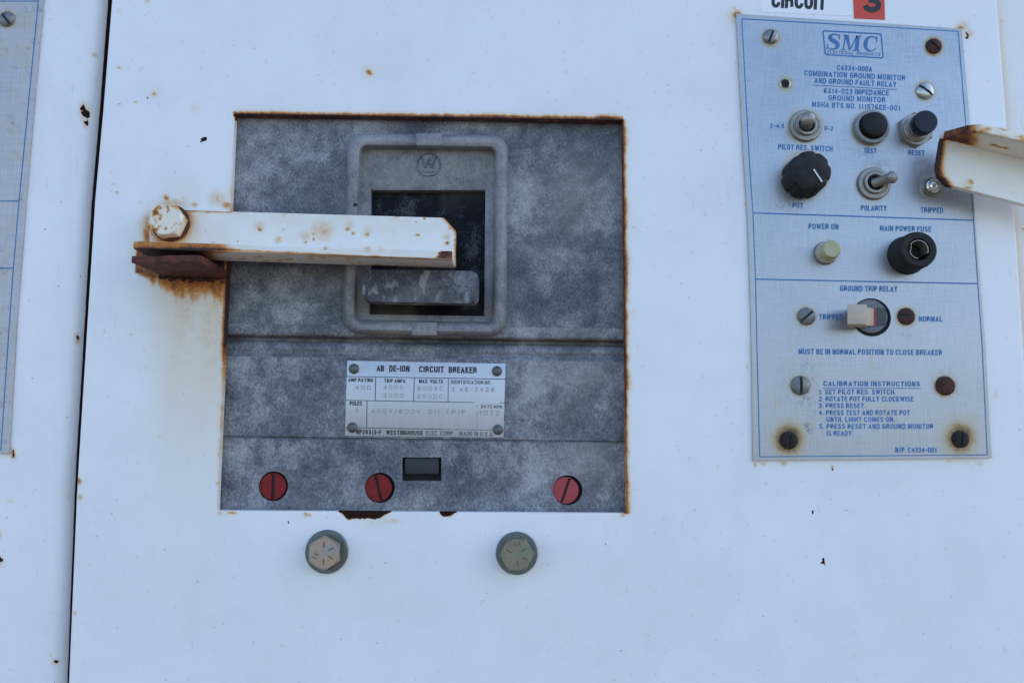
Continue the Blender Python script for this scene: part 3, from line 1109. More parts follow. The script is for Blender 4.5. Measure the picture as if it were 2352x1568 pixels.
def cut(o, cutters):
    """boolean with temporary solids, applied into the mesh"""
    tmp = []
    for b2 in cutters:
        me = bpy.data.meshes.new('cut')
        bmesh.ops.recalc_face_normals(b2, faces=b2.faces)
        b2.to_mesh(me)
        b2.free()
        c = bpy.data.objects.new('cut', me)
        COL.objects.link(c)
        md = o.modifiers.new('cut', 'BOOLEAN')
        md.object = c
        md.operation = 'DIFFERENCE'
        md.solver = 'EXACT'
        tmp.append(c)
    dg = bpy.context.evaluated_depsgraph_get()
    dg.update()
    me = bpy.data.meshes.new_from_object(o.evaluated_get(dg), depsgraph=dg)
    old = o.data
    o.modifiers.clear()
    o.data = me
    bpy.data.meshes.remove(old)
    for c in tmp:
        mm = c.data
        bpy.data.objects.remove(c)
        bpy.data.meshes.remove(mm)


# thicken the terminal cover so the pockets are real
bm = bmesh.new()
bm.from_mesh(tc.data)
ret = bmesh.ops.extrude_face_region(bm, geom=bm.faces[:])
for e in ret['geom']:
    if isinstance(e, bmesh.types.BMVert):
        e.co.y = 0.012 - tc.location.y - brk.location.y + 0.0
bmesh.ops.recalc_face_normals(bm, faces=bm.faces)
bm.to_mesh(tc.data)
bm.free()
cutters = []
for (u, v), r in TRIP:
    b2 = bmesh.new()
    add_lathe(b2, V(u, v, -10.6), [(r * PX * 1.02, 0), (r * PX * 1.02, 0.008)], seg=48)
    cutters.append(b2)
b2 = bmesh.new()
add_prism(b2, [V(924, 1050, -7.2), V(1014, 1050, -7.2), V(1014, 1104, -7.2), V(924, 1104, -7.2)], -11.2, -3)
cutters.append(b2)
cut(tc, cutters)

# trip screws
for ((u, v), r), mt, ang, du in zip(TRIP, ('trip_red', 'trip_red', 'trip_pink'), (0, 14, -20), (-2, -4, -4.5)):
    bm = bmesh.new()
    rr = (r - 2.6) * PX
    c = V(u + du, v + .5, -10.2)
    add_lathe(bm, c, [(rr, 0), (rr, 0.0016), (rr * .965, 0.0020), (0, 0.0021)], seg=44)
    s = bm_link('trip_screw', bm, mt, brk)
    bm = bmesh.new()
    add_lathe(bm, V(u, v, -10.57), [(r * PX * 1.0, 0), (r * PX * 1.0, .0002)], seg=44)
    bm_link('pocket_shade', bm, 'void_black', brk, 0)  # black disc laid on the pocket floor to stand in for its shade
    bm = bmesh.new()
    a = R(ang)
    ax, az = math.sin(a), math.cos(a)
    lx, lz = ax * rr * .93, az * rr * .93
    nx, nz = az * 0.0009, -ax * 0.0009
    pts = [Vector((c.x + sx * nx + sy * -lx * 1.15, 0, c.z + sx * nz + sy * lz * 1.15)) for sx, sy in ((-1, -1), (1, -1), (1, 1), (-1, 1))]
    add_prism(bm, pts, -9.0, -4)
    cut(s, [bm])
    bm = bmesh.new()
    pts = [Vector((c.x + sx * nx + sy * -lx, 0, c.z + sx * nz + sy * lz)) for sx, sy in ((-1, -1), (1, -1), (1, 1), (-1, 1))]
    add_prism(bm, pts, -9.1, -8.9)
    bm_link('slot', bm, 'trip_red_slot', s, 0)
    if mt == 'trip_pink':
        s['label'] = 'faded pink trip screw with its slot leaning right'
# small rating window
bm = bmesh.new()
add_prism(bm, [V(930, 1052, -8), V(1008, 1052, -8), V(1008, 1088, -8), V(930, 1088, -8)], -11.0, -8.2, 0.3)
bm_link('window_tab', bm, 'grey_window', brk)
bm = bmesh.new()
add_prism(bm, [V(925, 1051, -11), V(1013, 1051, -11), V(1013, 1103, -11), V(925, 1103, -11)], -11.19, -11.12)
bm_link('window_pocket', bm, 'void_black', brk)


# handle escutcheon
def rrect(tl, tr, br, bl, r, k=8):
    P = [Vector(p) for p in (tl, tr, br, bl)]
    out = []
    for i in range(4):
        p, a, b2 = P[i], P[i - 1], P[(i + 1) % 4]
        d1, d2 = (a - p).normalized() * r, (b2 - p).normalized() * r
        for q in range(k + 1):
            t = q / k * math.pi / 2
            out.append(p + d1 + d2 - d1 * math.sin(t) * 1 - d2 * math.cos(t) * 1 if False else p + d1 * (1 - math.sin(t)) + d2 * (1 - math.cos(t)))
    return out


def inset(corners, d, dt=None):
    (a, b2, c, e) = corners
    t = d if dt is None else dt
    return ((a[0] + d, a[1] + t), (b2[0] - d, b2[1] + t), (c[0] - d, c[1] - d), (e[0] + d, e[1] - d))


ESC = ((799, 306), (1169, 311), (1163, 773), (786, 767))
loops = []
for d, rad, h in ((0, 40, -6.4), (1.5, 39, -4.4), (5, 37, -1.4), (11, 33, .2), (19, 27, .4), (26, 20, -.6), (31, 16, -4.5), (33.5, 14, -7.6)):
    loops.append((rrect(*inset(ESC, d), rad), h))
loops.append((rrect((844, 431), (1123, 431), (1120, 733), (840, 729), 4), -7.8))
loops.append((rrect(WTL, WTR, WBR, WBL, 2.5), -8.6))
loops.append((rrect(WTL, WTR, WBR, WBL, 2.5), -10.0))
loops.append((rrect(WTL, WTR, WBR, WBL, 2.5), -15.0))
bm = bmesh.new()
rings = []
base = {}
for li, (L, h) in enumerate(loops):
    if li >= 10:
        ref = rings[9]
        rings.append([bm.verts.new((q.co.x, -h * MM, q.co.z)) for q in ref])
    else:
        rings.append([bm.verts.new(V(p.x, p.y, h)) for p in L])
for A, B in zip(rings, rings[1:]):
    k = len(A)
    for i in range(k):
        bm.faces.new((A[i], A[(i + 1) % k], B[(i + 1) % k], B[i]))
esc = bm_link('handle_frame', bm, 'chalky_phenolic', brk, 45)
# tabs in the ridge
bm = bmesh.new()
add_prism(bm, [V(956, 308, -1), V(1015, 308, -1), V(1013, 336, -1), V(957, 336, -1)], -5.5, 0.62, 0.5)
bm_link('latch_tab', bm, 'chalky_phenolic', esc)
bm = bmesh.new()
add_prism(bm, [V(946, 741, -1), V(1004, 741, -1), V(1003, 770, -1), V(947, 770, -1)], -5.5, 0.62, 0.4)
add_prism(bm, [V(956, 746, -1), V(966, 746, -1), V(966, 766, -1), V(956, 766, -1)], 0.3, 0.95, 0.1)
add_prism(bm, [V(984, 746, -1), V(996, 746, -1), V(996, 766, -1), V(984, 766, -1)], 0.3, 0.95, 0.1)
bm_link('latch_tab', bm, 'chalky_phenolic', esc)
# round maker's emblem: ring, crowned W and bar
bm = bmesh.new()
ec = V(985, 378, -7.75)
add_lathe(bm, ec, [(29.5 * PX, -0.0002), (29 * PX, 0.0011), (26.5 * PX, 0.0011), (25.5 * PX, -0.0001)], seg=48, cap=False, start=False)
for p, q in (((970, 366), (978, 386)), ((978, 386), (985, 370)), ((985, 370), (992, 386)), ((992, 386), (1000, 366)), ((973, 394), (997, 394))):
    a, b2 = Vector(p), Vector(q)
    nrm = Vector((-(b2 - a).y, (b2 - a).x)).normalized() * 1.3
    add_prism(bm, [V(*(a + nrm), -7.8), V(*(b2 + nrm), -7.8), V(*(b2 - nrm), -7.8), V(*(a - nrm), -7.8)], -8, -6.9)
for x, y in ((969, 363), (985, 366), (1001, 363)):
    add_lathe(bm, V(x, y, -7.8), [(2.8 * PX, 0), (2.4 * PX, .0005), (0, .0006)], seg=14)
bm_link('emblem', bm, 'weathered_phenolic', esc)
# small dark plug in the frame's left side
bm = bmesh.new()
add_lathe(bm, V(816, 470, 0.3), [(4.5 * PX, 0), (4.0 * PX, .0004), (0, .0004)], seg=18)
bm_link('plug', bm, 'dusty_black', esc)
# black slide and the operating handle
bm = bmesh.new()
add_prism(bm, [V(835, 425, -14), V(1132, 425, -14), V(1130, 740, -14), V(832, 736, -14)], -16, -13.4)
bm_link('slide', bm, 'slide_black', brk)
bm = bmesh.new()
add_prism(bm, [Vector((V(p.x, p.y, 7).x, 0, V(p.x, p.y, 7).z)) for p in rrect((833, 619), (1100, 622), (1098, 697), (832, 692), 17, 5)], -1.5, 7.0, 1.5, seg=3)
hd = bm_link('handle', bm, 'dark_phenolic', brk, 50)
bm = bmesh.new()
add_prism(bm, [V(875, 634, 0), V(1060, 636, 0), V(1060, 678, 0), V(875, 675, 0)], -13.6, -1.2)
bm_link('handle_neck', bm, 'dark_phenolic', hd)

# nameplate
npz = -6.9
bm = bmesh.new()
add_prism(bm, [V(*ZN(*p), npz) for p in ((145, 110), (2215, 150), (2190, 1115), (115, 1090))], -7.4, npz, 0.1)
plate = bm_link('nameplate', bm, 'nameplate_aluminium', brk)
set_attr(plate, 'rust', np.zeros(len(plate.data.vertices)))
set_attr(plate, 'chip_or_shade', np.zeros(len(plate.data.vertices)))
hz = npz + 0.05
bm = bmesh.new()
for a, b2, wd in (((135, 318), (2215, 352), 9), ((125, 628), (1465, 650), 9), ((1465, 650), (1800, 656), 8), ((2135, 662), (2210, 663), 7), ((110, 985), (1400, 1006), 9), ((1400, 1006), (2190, 1020), 6),
                  ((518, 325), (512, 633), 10), ((1022, 335), (1015, 640), 10), ((1468, 345), (1463, 650), 9), ((405, 635), (400, 985), 10), ((1846, 685), (1845, 730), 6), ((1844, 770), (1841, 1008), 4)):
    add_strip(bm, [ZN(*a), ZN(*b2)], wd * .17579, hz)
print_link('ruled_lines', bm, 'black_ink', plate)
bm = bmesh.new()
for t, a, b2, cp in (('AB', (528, 250), (628, 252), 82), ('DE-ION', (692, 253), (962, 258), 82), ('CIRCUIT', (1083, 262), (1410, 268), 82), ('BREAKER', (1470, 270), (1840, 277), 82)):
    add_text(bm, t, ZN(*a), ZN(*b2), cp * .17579, hz + .02, 0.035)
print_link('title_lettering', bm, 'black_ink', plate)
bm = bmesh.new()
for t, a, b2, cp in (('AMP RATING', (157, 385), (485, 390), 48), ('TRIP AMPS.', (628, 396), (920, 402), 48), ('MAX. VOLTS', (1083, 402), (1398, 410), 50), ('POLES', (177, 695), (340, 697), 53),
                     ('NP28313-F', (262, 1070), (592, 1076), 62), ('WESTINGHOUSE', (655, 1078), (1135, 1087), 62)):
    add_text(bm, t, ZN(*a), ZN(*b2), cp * .17579, hz + .02, 0.025)
print_link('small_lettering', bm, 'black_ink', plate)
bm = bmesh.new()
for t, a, b2, cp in (('IDENTIFICATION NO.', (1502, 412), (2030, 420), 48), ('DATE MFR.', (1895, 728), (2185, 738), 45), ('ELEC. CORP.', (1170, 1087), (1545, 1090), 60), ('MADE IN U.S.A.', (1612, 1092), (2060, 1102), 58)):
    add_text(bm, t, ZN(*a), ZN(*b2), cp * .17579, hz + .02, 0.02)
print_link('worn_lettering', bm, 'worn_ink', plate)
bm = bmesh.new()
for t, a, b2, cp in (('400', (245, 492), (450, 494), 62), ('4000', (615, 483), (880, 487), 58), ('2000', (615, 590), (880, 595), 58), ('600AC', (1065, 500), (1405, 502), 58), ('250DC', (1055, 604), (1395, 606), 58),
                     ('2 AE-2428', (1505, 514), (2070, 520), 60), ('3', (243, 792), (287, 792), 68), ('480V/600V', (455, 800), (1105, 806), 62), ('SH.TRIP', (1200, 806), (1700, 812), 62), ('1072', (1870, 825), (2135, 830), 70)):
    add_text(bm, t, ZN(*a), ZN(*b2), cp * .17579, hz + .02, 0.02, spacing=1.25)
print_link('stamped_figures', bm, 'stamp_grey', plate)
for x, y in ((235, 218), (2105, 248), (213, 985), (2117, 1013)):
    bm = bmesh.new()
    u, v = ZN(x, y)
    r = 69 * .17579 * PX
    add_lathe(bm, V(u, v, npz - .2), [(r, 0), (r, .0004), (r * .85, .0011), (r * .5, .0015), (0, .0016)], seg=28)
    bm_link('rivet', bm, 'rivet_steel', plate, 60)

# ------------------------------------------------------------------ interlock arm over the breaker
arm = thing('lock_bar', V(600, 560, 3), 'white steel angle bar with rust speckles lying across the breaker handle', 'locking bar')


def bar_solid(us, vs_top, vs_bot, h0, h1, step=1.6, bev=0.35):
    pass


def poly_bar(name, polys, mat, parent, fn, size=0.0022, bev=0.35):
    """polys: list of (world pts, h0, h1)"""
    bm = bmesh.new()
    for pts, h0, h1 in polys:
        add_prism(bm, pts, h0, h1, bev)
    refine(bm, size)
    o = bm_link(name, bm, mat, parent, 40)
    stain(o, fn)
    return o


def arm_stain(u, v, h, nrm):
    uu = u + 7 * (fbm(u / 6, v / 6) - 0.5)
    vv = v + 7 * (fbm(u / 6 + 50, v / 6 + 9) - 0.5)
    Z = lambda x, y: (x * .3906 + 275.6, y * .3906 + 422.6)
    L = []
    for x, y, r, a in ((818, 268, 5, .7), (820, 250, 13, .3), (930, 330, 8, .38), (962, 266, 3, .5), (1140, 290, 4, .55), (1190, 270, 24, .33), (1200, 280, 9, .42), (1090, 345, 4, .65), (1090, 310, 14, .28), (1140, 325, 4, .65),
                       (1340, 265, 6, .6), (1373, 288, 5, .72), (1345, 240, 13, .26), (1452, 295, 6, .5), (1452, 275, 12, .26), (1750, 298, 5, .6), (1740, 220, 3, .4), (1630, 192, 6, .5), (1600, 205, 12, .22),
                       (965, 182, 5, .35), (1210, 380, 5, .5), (1455, 383, 8, .35), (1925, 345, 5, .8), (1935, 260, 4, .6), (1925, 310, 8, .3), (1787, 203, 3, .6), (1540, 385, 5, .3)):
        p = Z(x, y)
        L.append((p[0], p[1], r, r * .9, a))
    L = [(a_, b_, c_ * 1.15, d_ * 1.15, min(.9, e_ * 1.25)) for a_, b_, c_, d_, e_ in L]
    L = [(a_, b_, c_ * (1.35 if e_ < .55 else .9), d_ * (1.35 if e_ < .55 else .9), e_ * .9) for a_, b_, c_, d_, e_ in L]
    r = rust_spots(uu, vv, L)
    r = np.maximum(r, .09 + .12 * fbm(u / 40, v / 25))
    front = nrm[:, 1] < -0.6
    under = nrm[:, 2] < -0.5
    topn = nrm[:, 2] > 0.5
    leg = h < 9
    # rust spreading from the bolt end
    d = np.hypot(u - 392, v - 513)
    r = np.maximum(r, leg * (0.85 * np.exp(-(np.maximum(d - 30, 0) / 13) ** 1.3) + 0.34 * np.exp(-np.maximum(d - 30, 0) / 60)))
    yt = np.interp(u, [410, 1020], [482, 500])
    r = np.maximum(r, leg * (0.75 * np.exp(-np.abs(v - yt) / 4) * (1 - sstep(500, 580, u)) + 0.22 * np.exp(-np.abs(v - yt) / 8) * (fbm(u / 15, 0 * u) > .5)))
    # chamfered tip
    e = np.minimum(np.abs(u - 1047), np.abs((u - 1034) * .74 + (v - 514) * -.0 - (v - 514) * .67 + 0) * 1.0)
    r = np.maximum(r, leg * 0.8 * np.exp(-np.abs(u - 1046) / 3.0) * (.5 + .7 * fbm(v / 6, 0 * v)))
    dch = np.abs((u - 1020) * 0.743 - (v - 500) * 0.669)
    r = np.maximum(r, leg * ((u > 1012) & (v < 535)) * 0.75 * np.exp(-dch / 5))
    # flange
    fl = h > 9
    s = 1 - sstep(480, 560, u)
    lo = np.interp(u, [313, 510, 627, 1041], [573, 573, 579, 598])
    r = np.maximum(r, fl * (h > 22) * (0.62 * s + 0.75 * np.exp(-np.abs(v - lo) / (2.0 + 3.0 * fbm(u / 16, 0 * u + 4))) * (0.55 + 0.6 * fbm(u / 22, 0 * u + 9))))
    r = np.maximum(r, fl * (h > 12) * front * 0.9 * sstep(1000, 1012, u + .8 * (v - 585)))
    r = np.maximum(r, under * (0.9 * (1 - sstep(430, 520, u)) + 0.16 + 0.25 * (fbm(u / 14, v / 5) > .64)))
    r = np.maximum(r, fl * topn * 0.55 * s)
    c = chip_spots(u, v, [(472, 533, 1.2, 3, -30), (547, 555, 2.5, 1.2, 0), (574, 546, 2, 1.5, 0), (490, 558, 5, 1.2, 0), (1010, 584, 6, 1, 40), (330, 553, 10, 2, 0)])
    return np.clip(r, 0, 1), c


legp = []
for i in range(9):                       # rounded left end round the bolt
    a = math.pi / 2 + math.pi * i / 8
    legp.append(V(388 + 46 * math.cos(a), 538 - 57 * math.sin(a), 7))
legp[0] = V(388, 481.5, 7)
legp[-1] = V(388, 591, 7)
legp = legp + [V(1046, 613, 7), V(1047, 530, 7), V(1020, 500, 7)]
fl_l, fl_r = V(306, 562, 26), V(1048, 590, 26)
b0, b1 = V(347, 594, 3), V(1045.5, 616, 3)
th = 0.0041
fl_poly = [Vector((fl_l.x, 0, b0.z)), Vector((b1.x, 0, b1.z)), Vector((b1.x, 0, b1.z + th)), Vector((fl_l.x, 0, b0.z + th))]
poly_bar('angle_bar', [(legp, 3.0, 7.0), (fl_poly, 3.2, 26.0)], 'white_paint', arm, arm_stain)


def hexhead(bm, c, rad, hgt, rot=0.0, seg=6, mat=0, cham=0.86):
    """hexagon head with a turned chamfer"""
    A, B, T = [], [], []
    for i in range(6):
        a = rot + i * math.pi / 3
        A.append(bm.verts.new(c + Vector((rad * math.cos(a), 0, rad * math.sin(a)))))
        B.append(bm.verts.new(c + Vector((rad * math.cos(a), -hgt * .78, rad * math.sin(a)))))
    k = 36
    ring = []
    for i in range(k):
        a = rot + 2 * math.pi * i / k
        ring.append(bm.verts.new(c + Vector((rad * cham * math.cos(a), -hgt, rad * cham * math.sin(a)))))
    for i in range(6):
        j = (i + 1) % 6
        f = bm.faces.new((A[i], A[j], B[j], B[i]))
        f.material_index = mat
        seg_ = [ring[(i * 6 + q) % k] for q in range(7)]
        f = bm.faces.new([B[i], B[j]] + seg_[::-1])
        f.material_index = 0
    f = bm.faces.new(ring)
    return f


def bolt_stain(u, v, h, nrm):
    n_ = fbm(u / 9, v / 9)
    d = np.hypot(u - 388, v - 514)
    r = 0.12 + 0.55 * sstep(.56, .75, n_) + 0.5 * np.exp(-np.abs(d - 41) / 3) * sstep(.3, .6, fbm(u / 12 + 7, v / 12))
    r = np.maximum(r, rust_spots(u, v, [(381, 525, 4, 3.5, .95), (366, 521, 6, 3, .7), (362, 491, 6, 5, .7), (357, 507, 4, 8, .5)]))
    r = np.maximum(r, 0.6 * (h < 8.5))
    return np.clip(r, 0, 1), np.zeros_like(u)


bt = thing('hex_bolt', V(391, 514, 7), 'white painted hex bolt with rusty rim at the left end of the angle bar', 'bolt', 'hexagon bolts on the door')
bm = bmesh.new()
hexhead(bm, V(393, 513, 7.0), 41 * PX, 0.0085, rot=0.12)
refine(bm, 0.0016)
hb = bm_link('head', bm, 'cream_paint', bt, 30)
stain(hb, bolt_stain)
bm = bmesh.new()
add_lathe(bm, V(393, 513, 7.02), [(44 * PX, 0), (44 * PX, .0005), (40 * PX, .0009)], seg=40)
bm_link('washer', bm, 'rusted_steel', bt)

# rusty lug welded under the bar
lug = thing('rusty_lug', V(440, 620, 0), 'dark rusty steel lug sticking out below the left end of the white angle bar', 'bracket')
p0, p1 = V(301, 604, 34), V(461, 602, 34)
bm = bmesh.new()
zt = 0.0036
add_hex(bm, [Vector((p0.x + .003, -.0003, p0.z)), Vector((p1.x + .002, -.0003, p0.z - .001)), Vector((p1.x + .002, -.0003, p0.z + zt)), Vector((p0.x + .003, -.0003, p0.z + zt))],
        [Vector((p0.x, -.034, p0.z)), Vector((p1.x, -.034, p1.z)), Vector((p1.x, -.034, p1.z + zt)), Vector((p0.x, -.034, p0.z + zt))], 0.5)
refine(bm, 0.003)
for v_ in bm.verts:
    v_.co.z += (fbm(np.array([v_.co.x * 180]), np.array([v_.co.y * 180]))[0] - .5) * .0009
bm_link('plate', bm, 'rusted_steel', lug)
bm = bmesh.new()
for i in range(15):                       # scabby weld bead along its root
    u = 372 + i * 9.5 + random.uniform(-3, 3)
    add_lathe(bm, V(u, 637 + random.uniform(-2, 4) + (4 if 6 < i < 13 else 0), -.4), [(random.uniform(6, 10) * PX, 0), (5 * PX, .0012), (2 * PX, .0017), (0, .0018)], seg=10)
bm_link('weld_bead', bm, 'rusted_screw', lug, 80)

# ------------------------------------------------------------------ right-hand arm
arm2 = thing('lock_bar', V(2500, 430, 15), 'white steel angle bar with rusty chamfered end reaching in from the right edge', 'locking bar')


def arm2_stain(u, v, h, nrm):
    uu = u + 6 * (fbm(u / 7, v / 7) - 0.5)
    vv = v + 6 * (fbm(u / 7 + 50, v / 7 + 9) - 0.5)
    r = rust_spots(uu, vv, [(2245, 323, 5, 2, .85), (2237, 323, 5, 2.5, .6), (2281, 333, 9, 2.5, .9), (2296, 337, 9, 2.5, .9), (2312, 341, 6, 2.5, .85), (2228, 418, 9, 7, .55), (2234, 419, 3, 4, .7), (2221, 431, 12, 3.5, .7),
                            (2186, 347, 6, 2, .4), (2250, 357, 3, 3, .3), (2326, 443, 4, 5, .3), (2220, 423, 18, 10, .22)])
    front = nrm[:, 1] < -0.5
    leg = h < 20
    # left end of the leg
    xe = np.interp(v, [318, 382, 402, 424], [2163, 2153, 2157, 2176])
    d = np.maximum(u - xe, 0)
    r = np.maximum(r, leg * (v > 318) * (v < 432) * (0.95 * np.exp(-(d / (6 + 8 * fbm(v / 12, 0 * v + 3))) ** 1.8) + 0.25 * np.exp(-d / 18)))
    # flange front edge: chamfered end solid rust, fading to the right
    fl = h > 20
    r = np.maximum(r, fl * (0.78 * (1 - sstep(2225, 2268, u + 10 * fbm(u / 5, v / 5))) + 0.08 + 0.45 * sstep(.5, .72, fbm(u / 14, v / 9 + 60)) * (h > 35)))
    r = np.maximum(r, fl * rust_spots(u, v, [(2352, 322, 26, 6, .6), (2300, 312, 14, 6, .4), (2262, 300, 12, 8, .55)]))
    return np.clip(r, 0, 1), np.zeros_like(u)


dx2 = 300
leg2 = [V(2163, 320, 19), V(2153, 382, 19), V(2157, 402, 19), V(2176, 424, 19), V(2176 + dx2, 424 + dx2 * .258, 19), V(2163 + dx2, 320 + dx2 * .243, 19)]
bm = bmesh.new()
add_prism(bm, leg2, 15, 19, 0.35)
# flange: underside starts at the leg's top line, runs out to h=40
Q0, Q1 = V(2163, 320, 19), V(2163 + dx2, 320 + dx2 * .243, 19)
dd = (Q1 - Q0).normalized()
upv = Vector((-dd.z, 0, dd.x))
if upv.z < 0:
    upv = -upv
fr = V(2253, 304, 38)                     # front end after the chamfer
s_fr = (Vector((fr.x, 0, fr.z)) - Vector((Q0.x, 0, Q0.z))).dot(dd)
T2 = 0.0042


def fl2(s, h, t):
    p = Vector((Q0.x, 0, Q0.z)) + dd * s + upv * t
    return Vector((p.x, -h * MM, p.z))


Lx = (Q1 - Q0).length
pl = [(0, 15.2), (0, 20.0), (s_fr * .55, 33), (s_fr, 38.0), (Lx, 38.0), (Lx, 15.2)]
A = [bm.verts.new(fl2(s, h, -0.0003)) for s, h in pl]
B = [bm.verts.new(fl2(s, h, T2)) for s, h in pl]
fs = [bm.faces.new(A), bm.faces.new(B[::-1])]
for i in range(len(pl)):
    j = (i + 1) % len(pl)
    fs.append(bm.faces.new((A[i], B[i], B[j], A[j])))
bmesh.ops.recalc_face_normals(bm, faces=bm.faces)
bmesh.ops.bevel(bm, geom=list({e for f in fs for e in f.edges}), offset=.0005, segments=2, profile=.5, affect='EDGES')
refine(bm, 0.0022)
o = bm_link('angle_bar', bm, 'cream_paint', arm2, 40)
stain(o, arm2_stain)

# ------------------------------------------------------------------ ground monitor panel
mon = thing('monitor_panel', V(1985, 560, 0), 'blue lettered metal control panel with switches and knob at the right', 'control panel')
PL = [(1690.5, 32), (1708, 367), (1716, 489), (1722, 641), (1726, 790), (1729.5, 1058)]
PR = [(2208.5, 66), (2226, 260), (2240, 506), (2252, 651), (2263, 790), (2277.5, 1051)]
HP = 1.3


def plate_sheet(name, nr=150, nc=80):
    vs, fs = [], []
    for i in range(nr + 1):
        t = i / nr
        lv = 32 + (1058 - 32) * t
        rv = 66 + (1051 - 66) * t
        lx, rx = interp(PL, lv), interp(PR, rv)
        for j in range(nc + 1):
            s = j / nc
            vs.append(tuple(V(lx + (rx - lx) * s, lv + (rv - lv) * s, HP)))
    W_ = nc + 1
    for i in range(nr):
        for j in range(nc):
            a = i * W_ + j
            fs.append((a, a + W_, a + W_ + 1, a + 1))
    loop = [j for j in range(nc)] + [i * W_ + nc for i in range(nr)] + [nr * W_ + j for j in range(nc, 0, -1)] + [i * W_ for i in range(nr, 0, -1)]
    k0 = len(vs)
    for q in loop:
        x, y, z = vs[q]
        vs.append((x, 0.0, z))
    k = len(loop)
    for q in range(k):
        e = (q + 1) % k
        fs.append((loop[q], loop[e], k0 + e, k0 + q))
    me = bpy.data.meshes.new(name)
    me.from_pydata(vs, [], fs)
    return link(name, me, 'brushed_aluminium', mon, 30)


def plate_stain(u, v, h, nrm):
    r = np.zeros_like(u)
    for x, y, k in ((1811.5, 1011, 1.0), (2205, 1008, .95)):
        d = np.hypot(u - x, (v - y + 3) * .95)
        d = d + 9 * (fbm(u / 8, v / 8) - .5)
        r = np.maximum(r, k * (0.74 * np.exp(-(np.maximum(d - 19, 0) / 19) ** 1.7)))
    for x, y, k in ((1811.5, 1040, .2), (2205, 1040, .28)):
        r = np.maximum(r, k * np.exp(-((u - x) / 40) ** 2 - ((v - y) / 16) ** 2))
    for x, y, R_, k in ((1770, 88, 19, .4), (2144, 107, 19, .55), (2124, 209, 21, .35), (1804, 193, 14, .4), (1838, 885, 22, .4), (2170, 886, 22, .5), (1851, 727, 21, .35), (2081, 727, 21, .4), (2140, 430, 22, .3),
                         (1849, 290, 40, .2), (1999, 295, 42, .25), (1850, 400, 52, .3), (2006, 423, 39, .15), (1898, 580, 27, .15)):
        d = np.hypot(u - x, v - y)
        r = np.maximum(r, k * np.exp(-(np.maximum(d - R_, 0) / 5) ** 2))
    r = np.maximum(r, .16 * sstep(.6, .8, fbm(u / 22, v / 40)) * sstep(600, 1000, v))
    # edge grime
    xl, xr = interp(PL, v), interp(PR, v)
    ed = np.minimum(np.minimum(np.abs(u - xl), np.abs(xr - u)), np.minimum(np.abs(v - (32 + .065 * (u - 1690))), np.abs(1058 - v)))
    r = np.maximum(r, .2 * np.exp(-ed / 3) * fbm(u / 14, v / 14) * 2)
    c = np.zeros_like(u)
    for x, y, rx, ry, k in ((1855, 842, 12, 12, .8), (1850, 905, 26, 26, .55), (1855, 985, 10, 14, .8), (1868, 942, 6, 4, .9), (1838, 885, 34, 32, .45), (1995, 350, 30, 14, .5), (2010, 380, 40, 18, .35), (2007, 800, 12, 6, .7), (2080, 770, 20, 9, .3), (1808, 470, 30, 12, .5), (1852, 727, 30, 28, .3), (2170, 886, 32, 30, .35)):
        c = np.maximum(c, k * np.exp(-((u - x) / rx) ** 2 - ((v - y) / ry) ** 2))
    return np.clip(r, 0, 1), c


fp = plate_sheet('face_plate')
stain(fp, plate_stain)
hp = HP + 0.06
bm = bmesh.new()
BLn = [(1704, 43.5), (1721, 367), (1729.4, 489), (1735.4, 641), (1738.4, 790), (1745, 1048.5)]
BRn = [(2200.7, 72.3), (2218.6, 289), (2236, 506), (2246, 651.5), (2255.8, 790), (2268, 1044)]
add_strip(bm, BLn, 2.3, hp)
add_strip(bm, BRn, 2.3, hp)
add_strip(bm, [BLn[0], BRn[0]], 2.3, hp + .01)
add_strip(bm, [BLn[-1], BRn[-1]], 2.3, hp + .01)
add_strip(bm, [(1729.4, 489), (2236, 506)], 3.0, hp + .02)
add_strip(bm, [(1735.4, 641), (2246, 651.5)], 3.0, hp + .02)
print_link('border_lines', bm, 'blue_ink', mon)


# SMC logo: frame and italic serif capitals drawn as strokes
def stroke(bm, pts, h):
    """pts: (x, y, width) layout units; flat ribbon"""
    L, Rr = [], []
    for i, (x, y, wd) in enumerate(pts):
        a, b2 = pts[max(i - 1, 0)], pts[min(i + 1, len(pts) - 1)]
        d = Vector((b2[0] - a[0], b2[1] - a[1])).normalized()
        nn = Vector((-d.y, d.x)) * wd / 2
        L.append(bm.verts.new(V(x + nn.x, y + nn.y, h)))
        Rr.append(bm.verts.new(V(x - nn.x, y - nn.y, h)))
    for i in range(len(pts) - 1):
        bm.faces.new((L[i], L[i + 1], Rr[i + 1], Rr[i]))


def poly(bm, pts, h):
    bm.faces.new([bm.verts.new(V(x, y, h)) for x, y in pts])


bm = bmesh.new()
fr4 = [ZA(748, 240), ZA(1222, 266), ZA(1238, 468), ZA(768, 441)]
o4, i4 = rrect(*fr4, 5, 4), rrect(*[(a[0] + dx, a[1] + dy) for a, (dx, dy) in zip(fr4, ((3.4, 3.4), (-3.4, 3.4), (-3.4, -3.4), (3.4, -3.4)))], 3, 4)
A = [bm.verts.new(V(p.x, p.y, hp)) for p in o4]
B = [bm.verts.new(V(p.x, p.y, hp)) for p in i4]
for i in range(len(A)):
    j = (i + 1) % len(A)
    bm.faces.new((A[i], A[j], B[j], B[i]))


def LZ(x0, y0, wdt, hgt):
    """unit letter box (y up) -> layout, italic and following the plate's slope"""
    def f(x, y):
        return ZA(x0 + x * wdt + y * .10 * hgt, y0 - y * hgt + x * wdt * .06)
    return f


k = 0.2891
